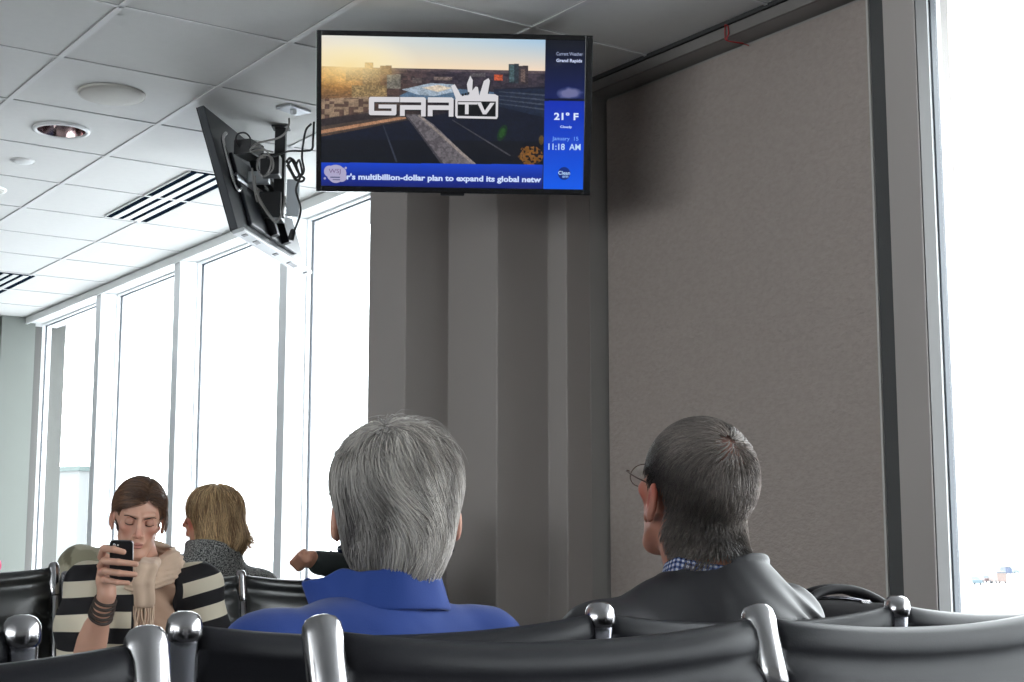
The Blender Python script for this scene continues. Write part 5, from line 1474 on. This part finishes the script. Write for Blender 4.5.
    def cg(P):
        d = torso_sdf(P, J, 0.014)
        d = su(d, sleeve_fn(P, J, 'L', (0.066, 0.060, 0.054, 0.046), 0.9), 0.03)
        d = su(d, chain(P, [sR, (A3(*sR) + A3(*eR)) / 2 + A3(0.012, 0, 0), A3(*eR) + A3(0.006, -0.015, 0.01)], (0.066, 0.072, 0.066), 0.03), 0.03)
        # cut the sleeve open where the bare forearm leaves it
        d = scut(d, caps(P, Lw(90, 655, 4.20), Lw(106, 600, 4.15), 0.052, 0.052), 0.008)
        u = P[:, 0] - nk[0]
        w = 0.045 + 0.10 * np.clip(nk[2] + 0.01 - P[:, 2], 0, 0.5)
        op = np.maximum(np.abs(u) - w, -(P[:, 1] - (nk[1] - 0.01)))
        d = scut(d, op, 0.008)
        d = scut(d, ell(P, (nk[0], nk[1] + 0.01, nk[2] + 0.05), (0.066, 0.085, 0.08)), 0.012)
        d = d + 0.005 * wob(P, 34, 41)
        return np.maximum(d, -(P[:, 2] - 0.50))
    Mst = bpy.data.materials.new('striped_knit'); Mst.use_nodes = True; nt = Mst.node_tree; N = nt.nodes; L = nt.links; b = N['Principled BSDF']; b.inputs['Roughness'].default_value = 0.9
    at_ = N.new('ShaderNodeAttribute'); at_.attribute_name = 'tint'; sx = N.new('ShaderNodeSeparateColor'); L.new(at_.outputs['Color'], sx.inputs[0])
    def mth(op, i, v=None):
        m_ = N.new('ShaderNodeMath'); m_.operation = op; L.new(i, m_.inputs[0])
        if v is not None: m_.inputs[1].default_value = v
        return m_.outputs[0]
    s1 = mth('LESS_THAN', mth('FRACT', sx.outputs[0]), 0.5); s2 = mth('LESS_THAN', sx.outputs[1], 0.5)
    mxm = N.new('ShaderNodeMath'); mxm.operation = 'MAXIMUM'; L.new(s1, mxm.inputs[0]); L.new(s2, mxm.inputs[1])
    mc = N.new('ShaderNodeMix'); mc.data_type = 'RGBA'; L.new(mxm.outputs[0], mc.inputs[0]); mc.inputs[6].default_value = (*map(float, cream), 1); mc.inputs[7].default_value = (*map(float, blk), 1); L.new(mc.outputs[2], b.inputs['Base Color'])
    nb_ = N.new('ShaderNodeTexNoise'); nb_.inputs['Scale'].default_value = 450; bp = N.new('ShaderNodeBump'); bp.inputs['Strength'].default_value = 0.3; bp.inputs['Distance'].default_value = 0.001; L.new(nb_.outputs['Fac'], bp.inputs['Height']); L.new(bp.outputs[0], b.inputs['Normal'])
    def stripe(V):
        xr = V[:, 0] - nk[0]
        z = V[:, 2] + 0.012 * wob(V, 14, 44) - 0.34 * np.clip(np.abs(xr) - 0.12, -0.05, 0.3) * np.where(xr > 0, -0.25, 0.9)
        ph = (z - 0.605) / 0.094 + 10
        e1 = 0.5 + (np.abs(xr) - (0.062 + 0.10 * np.clip(nk[2] + 0.01 - V[:, 2], 0, 0.5))) * 10
        e2 = 0.5 + (nk[1] - 0.02 - V[:, 1]) * 10
        return np.stack([ph, np.maximum(e1, e2), ph * 0], 1)
    sdf_obj('cardigan', cg, (-0.36, -0.28, 0.46), (0.36, 0.36, 1.10), 0.005, Mst, t, stripe)
    # scarf: wrapped round the neck, one end hanging with a fringe
    sc = SB(205, 178, 155)
    n0 = A3(*nk) + A3(0, 0, -0.022)
    tail = [A3(*Lw(150, 562, 4.44)), A3(*Lw(147, 568, 4.37)), A3(*Lw(143, 582, 4.36)), A3(*Lw(144, 603, 4.37))]
    def scarf(P):
        d = None
        for (dz, rx, ry, r, ph, tl) in ((0.020, 0.074, 0.076, 0.024, 0.0, 0.22), (0.045, 0.064, 0.068, 0.020, 1.0, 0.30), (-0.005, 0.082, 0.080, 0.022, 2.0, 0.12)):
            q = P - (n0 + A3(-0.004, 0.022, dz))
            a = np.arctan2(q[:, 1], q[:, 0])
            zc = -q[:, 1] * tl + q[:, 0] * -0.20 + 0.006 * np.sin(a * 3 + ph)
            rr = np.hypot(q[:, 0] / rx, q[:, 1] / ry)
            e = np.hypot((rr - 1) * 0.07, (q[:, 2] - zc) * 0.72) - r - 0.0028 * np.sin((q[:, 2] - zc) * 420 + a * 3)
            d = e if d is None else su(d, e, 0.012)
        ax = tail[-1] - tail[0]; 
        e = None
        for i in range(3):
            for sx in (-1, 0, 1):
                s_ = A3(0.016 * sx, 0.004 * abs(sx), 0)
                g = caps(P, tail[i] + s_, tail[i + 1] + s_, 0.016, 0.0155); e = g if e is None else su(e, g, 0.006)
        d = su(d, e, 0.012)
        return d + 0.0022 * wob(P * A3(1.4, 1, 0.5), 110, 51)
    so = sdf_obj('scarf', scarf, (n0[0] - 0.14, n0[1] - 0.12, n0[2] - 0.24), (n0[0] + 0.14, n0[1] + 0.30, n0[2] + 0.12), 0.0042, M_cloth, t, lambda V: np.tile(sc, (len(V), 1)) * (1 + 0.08 * wob(V, 90, 6))[:, None])
    rs = np.random.RandomState(4); bm = bmesh.new()
    for k in range(15):
        p = tail[-1] + A3(-0.030 + 0.060 * k / 14, 0.006 * (k % 2), -0.008)
        tube(bm, smoothpath([p, p + A3(rs.normal() * 0.003, 0.003, -0.03), p + A3(rs.normal() * 0.005, 0.0, -0.058 - 0.01 * rs.rand())], 4), 0.0024, 6)
    obj('fringe', bm, mat('tan_scarf_fringe', (*map(float, sc), 1), 0.9), so, True)
    # bracelets on the wrist
    w0, w1 = A3(*Lw(105.5, 600, 4.19)), A3(*Lw(100.5, 616, 4.215)); ax = (w1 - w0) / np.linalg.norm(w1 - w0)
    for k in range(5):
        c = w0 + (w1 - w0) * (k / 4.0); bm = bmesh.new()
        u = np.cross(ax, A3(0.1, 1, 0.1)); u /= np.linalg.norm(u); v = np.cross(ax, u); rr = 0.0280 + 0.0010 * k
        tl = 0.0015 * (k - 1.5)
        tube(bm, [tuple(c + (u * cos(a) + v * sin(a)) * rr + ax * (0.003 * sin(a + k))) for a in np.linspace(0, 2 * pi, 29)], 0.0046, 7, False)
        obj('bracelet', bm, mat('dark_woven_leather', (0.045, 0.030, 0.024, 1), 0.6) if k % 2 else bpy.data.materials.get('dark_woven_leather') or mat('dark_woven_leather', (0.045, 0.030, 0.024, 1), 0.6), t, True)
    # hair: parted, smooth over the head, gathered low at the back
    def shell(q):
        d = ell(q, (0, -0.018, 0.034), (0.0815, 0.103, 0.0925))
        d = su(d, ell(q, (0, -0.060, -0.02), (0.062, 0.055, 0.06)), 0.03)
        return d
    def base(q):
        d = shell(q) + 0.003
        a = q[:, 2] - (0.074 - 0.020 * np.clip(np.abs(q[:, 0] + 0.020) / 0.06, 0, 1.2) ** 1.3)   # parting a little to her right
        hairline = np.minimum(a, 0.036 - q[:, 1] + np.clip(q[:, 2] - 0.01, 0, 1) * 0.9)
        d = np.maximum(d, -np.maximum(a, 0.032 - q[:, 1] + np.clip(q[:, 2], -0.1, 0.04) * 0.45))
        ear = np.minimum(ell(q, (0.085, 0.022, -0.012), (0.032, 0.050, 0.040)), ell(q, (-0.078, 0.045, -0.03), (0.03, 0.036, 0.05))); d = np.maximum(d, -ear)
        d = np.maximum(d, -np.maximum(np.maximum(0.054 - np.abs(q[:, 0]), -0.048 - q[:, 1]), q[:, 2] - 0.008))
        return np.maximum(d, -(q[:, 2] + 0.080))
    c1, c2 = SB(70, 50, 40), SB(140, 104, 78)
    v, rs = head_sampler(9000, 21)
    P = v * A3(0.0815, 0.103, 0.0925) + A3(0, -0.018, 0.034)
    fr = 0.074 - 0.020 * np.clip(np.abs(P[:, 0] + 0.020) / 0.06, 0, 1.2) ** 1.3
    keep = (P[:, 2] > fr - 0.004) | (P[:, 1] < 0.026 + np.clip(P[:, 2], -0.1, 0.04) * 0.45)
    keep &= ~((np.abs(P[:, 0]) > 0.054) & (P[:, 1] > -0.045) & (P[:, 2] < 0.022))
    keep &= (P[:, 2] > -0.06) & ~((P[:, 0] > 0.05) & (P[:, 1] > -0.035) & (P[:, 2] < 0.030)) & ~((P[:, 0] < -0.05) & (P[:, 2] < -0.035)); P = P[keep]; n = len(P)
    def flow(p):
        side = np.tanh((p[:, 0] + 0.022) * 60)
        fz = np.clip((p[:, 2] - 0.03) / 0.08, 0, 1)
        return np.stack([side * (0.4 + 1.0 * fz), -0.9 + 0 * side, -0.55 + 0.1 * side], 1)
    C = mixc(np.tile(c1, (n, 1)), c2, np.clip(0.35 + 0.5 * wob(P, 60, 61) + 0.3 * rs.normal(size=n), 0, 1).astype(f32))
    g1 = strands(shell, P, flow, (0.06 + 0.04 * rs.rand(n)).astype(f32), 8, 0.0009, (rs.rand(n) * 0.004).astype(f32), C, 3, 0.10)
    # loose wisps beside the face
    k = np.nonzero((np.abs(P[:, 0]) > 0.066) & (P[:, 0] < 0) & (P[:, 1] > 0.0) & (P[:, 1] < 0.06) & (P[:, 2] < 0.06))[0][:40]
    k = k if len(k) else np.arange(12)
    g2 = strands(lambda q: ell(q, (0, -0.01, 0.0), (0.086, 0.10, 0.13)), P[k] + A3(0, 0, 0), lambda p: np.tile(A3(0, 0.05, -1), (len(p), 1)), (0.05 + 0.05 * rs.rand(len(k))).astype(f32), 7, 0.0007, (0.001 + 0.004 * rs.rand(len(k))).astype(f32), C[k], 8, 0.2)
    hair_object(t, J, R, base, (-0.11, -0.15, -0.10), (0.11, 0.12, 0.15), 0.003, lambda V: mixc(np.tile(c1, (len(V), 1)), c2, np.clip(0.2 + 0.3 * wob(V, 60, 61), 0, 1)), [g1, g2])
    # phone in her hand
    c = at(121.5, 561, 4.138)
    ux = at(130, 561.5, 4.140) - at(113, 561, 4.136); ux = Vector(ux).normalized()
    uz = Vector(at(121, 545, 4.130) - at(122, 578, 4.150)); uz = (uz - ux * uz.dot(ux)).normalized(); uy = uz.cross(ux)   # uy points away from her face
    if uy.dot(Vector(-fw)) < 0: uy = -uy
    p = thing('phone', 'black phone with corner lens, held up by the woman in the striped cardigan', 'phone')
    m = Matrix.Identity(4)
    for i in range(3): m[i][0] = ux[i]; m[i][1] = uy[i]; m[i][2] = uz[i]; m[i][3] = c[i]
    p.matrix_world = m
    def rrect(bm, w, h, r, y0, y1):
        pts = []
        for (cx_, cz_, a0) in ((w - r, h - r, 0), (-w + r, h - r, pi / 2), (-w + r, -h + r, pi), (w - r, -h + r, 1.5 * pi)):
            for k in range(6): a = a0 + pi / 2 * k / 5; pts.append((cx_ + r * cos(a), cz_ + r * sin(a)))
        A_ = [bm.verts.new((x, y0, z)) for x, z in pts]; B_ = [bm.verts.new((x, y1, z)) for x, z in pts]; k = len(pts)
        for i in range(k): bm.faces.new((A_[i], A_[(i + 1) % k], B_[(i + 1) % k], B_[i]))
        bm.faces.new(A_[::-1]); bm.faces.new(B_); bmesh.ops.recalc_face_normals(bm, faces=bm.faces)
    bm = bmesh.new(); rrect(bm, 0.0315, 0.060, 0.009, -0.005, 0.005); obj('case', bm, M_black, p)
    bm = bmesh.new(); rrect(bm, 0.028, 0.054, 0.004, -0.0056, -0.0051); obj('screen', bm, emat('phone_screen_light', (0.6, 0.7, 0.9, 1), 0.6), p)
    bm = bmesh.new(); lathe(bm, [(0.0045, 0.0), (0.0045, 0.0015), (0.0030, 0.0016), (0, 0.0012)], 18, (-0.019, 0.005, 0.048), (0, 1, 0)); obj('camera_lens', bm, mat('silver_lens_ring', (0.7, 0.7, 0.72, 1), 0.2, metal=0.8), p, True)
    bm = bmesh.new(); lathe(bm, [(0.0022, 0.0), (0.0022, 0.0010), (0, 0.0010)], 12, (-0.009, 0.005, 0.048), (0, 1, 0)); obj('flash', bm, mat('pale_flash', (0.8, 0.8, 0.75, 1), 0.3), p, True)
woman_phone()

# === people on the window-side seats ==============================
def woman_blond():
    O = (2.262, 5.17)
    J = default_J(head=(-0.004, 0.005, 1.190), neck=(0, -0.01, 1.045), chest=(0, -0.02, 0.86), sL=(-0.195, -0.03, 0.985), sR=(0.180, -0.02, 0.930), hs=0.97, w=1.0)
    R = Rmat(radians(44), radians(2), radians(0))
    t = person('person', 'blond woman in a grey tweed coat, her back turned, by the windows', O, 0.0, J, R, 1.0, (SB(215, 165, 140), SB(215, 130, 110), SB(180, 100, 90)), face=0.005)
    trousers(t, J, SB(40, 42, 60))
    def coat(P):
        d = torso_sdf(P, J, 0.018)
        for s in 'LR': d = su(d, sleeve_fn(P, J, s, (0.066, 0.060, 0.050, 0.042), 0.95), 0.04)
        q = P - A3(0, -0.012, 1.055); r = np.hypot(q[:, 0] / 0.088, q[:, 1] / 0.086)
        band = np.hypot((r - 1) * 0.087, np.maximum(np.abs(q[:, 2]) - 0.035, 0)) - 0.018
        d = su(d, band, 0.03)
        d = scut(d, ell(P, (0, -0.008, 1.14), (0.064, 0.070, 0.115)), 0.010)
        d = d + 0.005 * wob(P, 32, 71)
        return np.maximum(d, -(P[:, 2] - 0.50))
    m = bpy.data.materials.new('grey_tweed'); m.use_nodes = True; nt = m.node_tree; N = nt.nodes; L = nt.links; b = N['Principled BSDF']; b.inputs['Roughness'].default_value = 0.95
    tc = N.new('ShaderNodeTexCoord'); n = N.new('ShaderNodeTexNoise'); n.inputs['Scale'].default_value = 260; n.inputs['Detail'].default_value = 2; L.new(tc.outputs['Object'], n.inputs['Vector'])
    cr = N.new('ShaderNodeValToRGB'); cr.color_ramp.elements[0].position = 0.42; cr.color_ramp.elements[0].color = rgb(30, 31, 34); cr.color_ramp.elements[1].position = 0.60; cr.color_ramp.elements[1].color = rgb(165, 165, 162)
    L.new(n.outputs['Fac'], cr.inputs[0]); L.new(cr.outputs[0], b.inputs['Base Color'])
    bp = N.new('ShaderNodeBump'); bp.inputs['Strength'].default_value = 0.6; bp.inputs['Distance'].default_value = 0.003; L.new(n.outputs['Fac'], bp.inputs['Height']); L.new(bp.outputs[0], b.inputs['Normal'])
    sdf_obj('coat', coat, (-0.36, -0.26, 0.46), (0.38, 0.38, 1.14), 0.008, m, t)
    def shell(q):
        d = ell(q, (0, -0.014, 0.034), (0.087, 0.106, 0.092))
        d = su(d, caps(q, (0, -0.030, 0.0), (0, -0.038, -0.085), 0.088, 0.092), 0.02)
        return np.maximum(d, -(q[:, 2] + 0.125) - 0.02)
    def base(q):
        d = shell(q) + 0.004 + 0.004 * np.sin(np.arctan2(q[:, 0], -q[:, 1]) * 22 + 4 * wob(q, 22, 4))
        d = np.maximum(d, -ell(q, (0, 0.095, -0.055), (0.066, 0.085, 0.115)))
        return np.maximum(d, -(q[:, 2] + 0.098 + 0.02 * wob(q * A3(1, 1, 0), 70, 14)))
    cL, cD = SB(226, 196, 150), SB(138, 106, 76)
    v, rs = head_sampler(9000, 33); P = v * A3(0.087, 0.106, 0.092) + A3(0, -0.014, 0.034)
    low = rs.rand(len(P)) < 0.5; P[low, 2] = -0.07 + 0.12 * rs.rand(low.sum())
    P = P[~((P[:, 1] > 0.03) & (P[:, 2] < 0.05))]; n_ = len(P)
    st = lambda V: mixc(np.tile(cD, (len(V), 1)), cL, np.clip(0.45 + 0.55 * np.sin(np.arctan2(V[:, 0], -V[:, 1]) * 15 + 3 * wob(V, 25, 15)) + 0.2 * wob(V, 60, 16), 0, 1))
    C0 = A3(0.0, -0.02, 0.13)
    def flow(p):
        d = (p - C0) * A3(1, 1, 0.2); d /= np.maximum(np.linalg.norm(d, axis=1), 1e-4)[:, None]; w = np.clip((0.125 - p[:, 2]) / 0.05, 0, 1)[:, None]
        return d * (1.1 - w) + A3(0, 0, -1.0) * w + 0.45 * np.stack([wob(p, 40, 18), wob(p, 40, 19), 0 * p[:, 0]], 1) * w
    C = st(P) * (0.8 + 0.45 * rs.rand(n_))[:, None].astype(f32)
    g = strands(shell, P, flow, (0.07 + 0.05 * rs.rand(n_)).astype(f32), 10, 0.0011, (rs.rand(n_) * 0.010 - 0.001).astype(f32), C, 4, 0.22)
    # flicked-out ends on her right side and nape
    k = np.nonzero((P[:, 2] < -0.01) & (P[:, 0] > 0.0) & (P[:, 1] < 0.02))[0][:420]
    def flick(q): 
        o = q * A3(1, 1, 0); o /= np.maximum(np.linalg.norm(o, axis=1), 1e-3)[:, None]; return o * 0.038 + A3(0, 0, 0.012)
    g2 = strands(shell, P[k], flow, (0.070 + 0.035 * rs.rand(len(k))).astype(f32), 10, 0.0011, (0.004 + 0.012 * rs.rand(len(k))).astype(f32), C[k], 7, 0.25, curl_end=flick)
    hair_object(t, J, R, base, (-0.13, -0.16, -0.16), (0.13, 0.13, 0.15), 0.0034, lambda V: st(V) * 0.75, [g, g2])
woman_blond()

def simple_short_hair(t, J, R, c1, c2, seed, n0=6000):
    def shell(q): return ell(q, (0, -0.016, 0.034), (0.080, 0.100, 0.090)) 
    def base(q):
        d = su(shell(q), ell(q, (0, -0.055, -0.03), (0.060, 0.055, 0.055)), 0.03) + 0.003
        d = np.maximum(d, -np.maximum(q[:, 2] - 0.060, 0.028 - q[:, 1] + np.clip(q[:, 2], -0.1, 0.04) * 0.5))
        return np.maximum(d, -(q[:, 2] + 0.07))
    v, rs = head_sampler(n0, seed); P = v * A3(0.080, 0.100, 0.090) + A3(0, -0.016, 0.034)
    P = P[((P[:, 2] > 0.06) | (P[:, 1] < 0.02)) & (P[:, 2] > -0.04)]; n = len(P)
    C = mixc(np.tile(c1, (n, 1)), c2, rs.rand(n).astype(f32))
    g = strands(shell, P, lambda p: p * A3(1, 1, 0) * 6 + A3(0, -0.3, -0.7), (0.03 + 0.02 * rs.rand(n)).astype(f32), 6, 0.0010, (rs.rand(n) * 0.004).astype(f32), C, seed, 0.25)
    hair_object(t, J, R, base, (-0.11, -0.15, -0.10), (0.11, 0.12, 0.15), 0.004, lambda V: np.tile(c1, (len(V), 1)), [g])
def jacket_simple(t, J, col, seed, name='jacket', custom=None, camo=False):
    def jk(P):
        d = torso_sdf(P, J, 0.018)
        for s in 'LR': d = su(d, sleeve_fn(P, J, s, (0.066, 0.058, 0.050, 0.040), 0.95), 0.04)
        q = P - A3(J['neck'][0], J['neck'][1], J['neck'][2] + 0.01); r = np.hypot(q[:, 0] / 0.080, q[:, 1] / 0.080)
        d = su(d, np.hypot((r - 1) * 0.08, np.maximum(np.abs(q[:, 2]) - 0.022, 0)) - 0.010, 0.025)
        d = scut(d, ell(P, (J['neck'][0], J['neck'][1] + 0.005, J['neck'][2] + 0.10), (0.062, 0.068, 0.115)), 0.010)
        return np.maximum(d + 0.006 * wob(P, 32, seed), -(P[:, 2] - 0.50))
    c = [np.asarray(x, f32) for x in col]
    def tf(V):
        o = np.tile(c[0], (len(V), 1))
        if len(c) > 1:
            a = wob(V, 42, seed + 5); b = wob(V, 50, seed + 9); o[a > 0.12] = c[1]; o[b > 0.22] = c[2]
        return o
    return sdf_obj(name, jk, (-0.42, -0.34, 0.46), (0.40, 0.40, 1.12), 0.009, M_cloth, t, tf)
def person_olive():
    O = (1.875, 5.18)
    J = default_J(head=(0.115, 0.015, 1.165), neck=(0.06, -0.01, 1.05), chest=(0.02, -0.02, 0.88), sL=(-0.105, -0.02, 1.015), sR=(0.105, -0.02, 0.96), eR=(0.125, 0.06, 0.70), wR=(0.02, 0.26, 0.63), hs=0.90, w=0.9)
    R = Rmat(radians(-50), radians(6), radians(0))
    t = person('person', 'person in an olive camouflage jacket, mostly hidden behind the woman holding the phone', O, 0.0, J, R, 0.5, (SB(200, 150, 125), SB(205, 120, 100), SB(160, 90, 80)), face=0.006)
    trousers(t, J, SB(50, 50, 48)); jacket_simple(t, J, [SB(140, 134, 112), SB(104, 98, 78), SB(166, 158, 136)], 81)
    simple_short_hair(t, J, R, SB(60, 44, 34), SB(98, 74, 56), 43)
person_olive()
def person_sleeve():
    O = (2.57, 4.30); yaw = pi
    Lw = lambda px, py, Z: tuple(float(v) for v in loc_pt(O, yaw, at(px, py, Z)))
    Zw = 5.14
    w = Lw(316, 562, 5.10); e = Lw(380, 572, 5.28)
    J = default_J(head=(0.0, 0.03, 1.100), neck=(0, 0.0, 0.97), sL=(-0.09, -0.01, 0.84), sR=(0.125, -0.03, 0.88), eL=(-0.14, 0.05, 0.66), eR=(0.16, -0.255, 0.985), wR=w, hs=0.92, w=0.85)
    J['eR'] = (e[0], e[1], e[2])
    R = Rmat(radians(0), radians(8), 0)
    def custom(P, d):
        W0 = A3(*w); dv = A3(*Lw(300, 556, 5.07)) - W0; dv /= np.linalg.norm(dv)
        n = A3(0, 0.55, -0.8); n -= dv * (n @ dv); n /= np.linalg.norm(n); sd = np.cross(dv, n)
        if sd[1] < 0: sd = -sd
        Rr = np.stack([sd, dv, n], 1)
        h = ell(P, W0 + dv * 0.035, (0.034, 0.040, 0.022), Rr)
        h = su(h, caps(P, W0 - dv * 0.02, W0 + dv * 0.02, 0.025, 0.025), 0.015)
        for k in range(4):           # loosely closed fist
            b = W0 + dv * 0.062 + sd * (0.024 - 0.016 * k) - n * 0.004
            h = su(h, chain(P, [b, b + dv * 0.018 + n * 0.022, b - dv * 0.006 + n * 0.040, b - dv * 0.022 + n * 0.030], [0.0100, 0.0096, 0.0090, 0.0080], 0.003), 0.004)
        b = W0 + dv * 0.03 + sd * 0.030
        h = su(h, chain(P, [b, b + dv * 0.022 + n * 0.014 + sd * 0.004, b + dv * 0.034 + n * 0.034 - sd * 0.008], [0.013, 0.011, 0.0088], 0.004), 0.008)
        return su(d, h, 0.008)
    t = person('person', 'person hidden behind the woman in blue, a dark sleeved forearm on the seat back', O, yaw, J, R, 0.0, (SB(196, 142, 118), SB(190, 110, 90), SB(150, 90, 80)), hands=('rest', 'none'), custom=custom, face=0.006)
    trousers(t, J, SB(40, 42, 50)); jacket_simple(t, J, [SB(36, 44, 44)], 91)
    simple_short_hair(t, J, R, SB(40, 32, 28), SB(70, 56, 46), 53)
person_sleeve()

# === bag beside the man ===========================================
def carry_bag():
    O = (2.20, 2.06)
    t = thing('carry_bag', 'black padded bag with looped handles standing on the seat beside the man in dark jacket', 'bag', (O[0], O[1], 0.49), radians(-14))
    def f(P):
        d = np.maximum(np.maximum(np.abs(P[:, 0]) - 0.150, np.abs(P[:, 1]) - 0.085), np.abs(P[:, 2] - 0.235) - 0.235)
        q = np.maximum(np.abs(P - A3(0, 0, 0.235)) - A3(0.115, 0.050, 0.195), 0); d = np.linalg.norm(q, axis=1) - 0.042
        d = d + 0.05 * np.clip(np.abs(P[:, 0]) - 0.06, 0, 1) * np.clip(P[:, 2] - 0.36, 0, 1) * 10
        return d + 0.005 * wob(P, 26, 61) + 0.0015 * wob(P, 90, 62)
    sdf_obj('body', f, (-0.2, -0.14, -0.02), (0.2, 0.14, 0.52), 0.008, mat('black_bag_nylon', (0.008, 0.007, 0.008, 1), 0.8, bump=0.4, bscale=300, spec=0.12), t)
    for s in (-1, 1):
        bm = bmesh.new(); tube(bm, smoothpath([(-0.115, 0.045 * s, 0.40), (-0.108, 0.04 * s, 0.448), (-0.05, 0.018 * s, 0.488), (0.02, 0.012 * s, 0.496), (0.08, 0.022 * s, 0.476), (0.115, 0.04 * s, 0.440), (0.125, 0.045 * s, 0.39)]), 0.0095, 9)
        obj('handle', bm, mat('black_bag_strap', (0.010, 0.009, 0.011, 1), 0.55, spec=0.25), t, True)
    bm = bmesh.new(); tube(bm, smoothpath([(-0.125, 0.0, 0.455), (-0.06, 0.005, 0.475), (0.02, -0.003, 0.478), (0.10, 0, 0.462), (0.13, 0, 0.44)]), 0.0045, 6); obj('zip', bm, M_dchrome, t, True)
    for k, (x, y, z) in enumerate(((-0.06, -0.06, 0.462), (0.03, -0.055, 0.468), (0.10, -0.05, 0.455))):
        bm = bmesh.new(); box(bm, x - 0.010, x + 0.010, y - 0.004, y + 0.004, z - 0.009, z + 0.009, 0.002); obj('buckle', bm, M_chrome, t)
carry_bag()
# pink garment at the far left
def pink():
    c = at(-5, 566, 5.25)
    def f(P):
        d = ell(P, (0, 0, 0.0), (0.055, 0.06, 0.045)); d = su(d, ell(P, (-0.04, 0, -0.16), (0.12, 0.09, 0.14)), 0.04)
        d = su(d, ell(P, (-0.02, 0.02, -0.36), (0.16, 0.12, 0.14)), 0.05)
        return d + 0.006 * wob(P, 45, 7)
    o = sdf_obj('pink_jacket', f, (-0.25, -0.2, -0.56), (0.25, 0.2, 0.1), 0.009, M_cloth, None, lambda V: np.tile(SB(225, 60, 110), (len(V), 1)))
    o.location = (float(c[0]), float(c[1]) + 0.12, float(c[2])); tag(o, 'bright pink bundled jacket behind the seat back at the left edge', 'jacket')
pink()
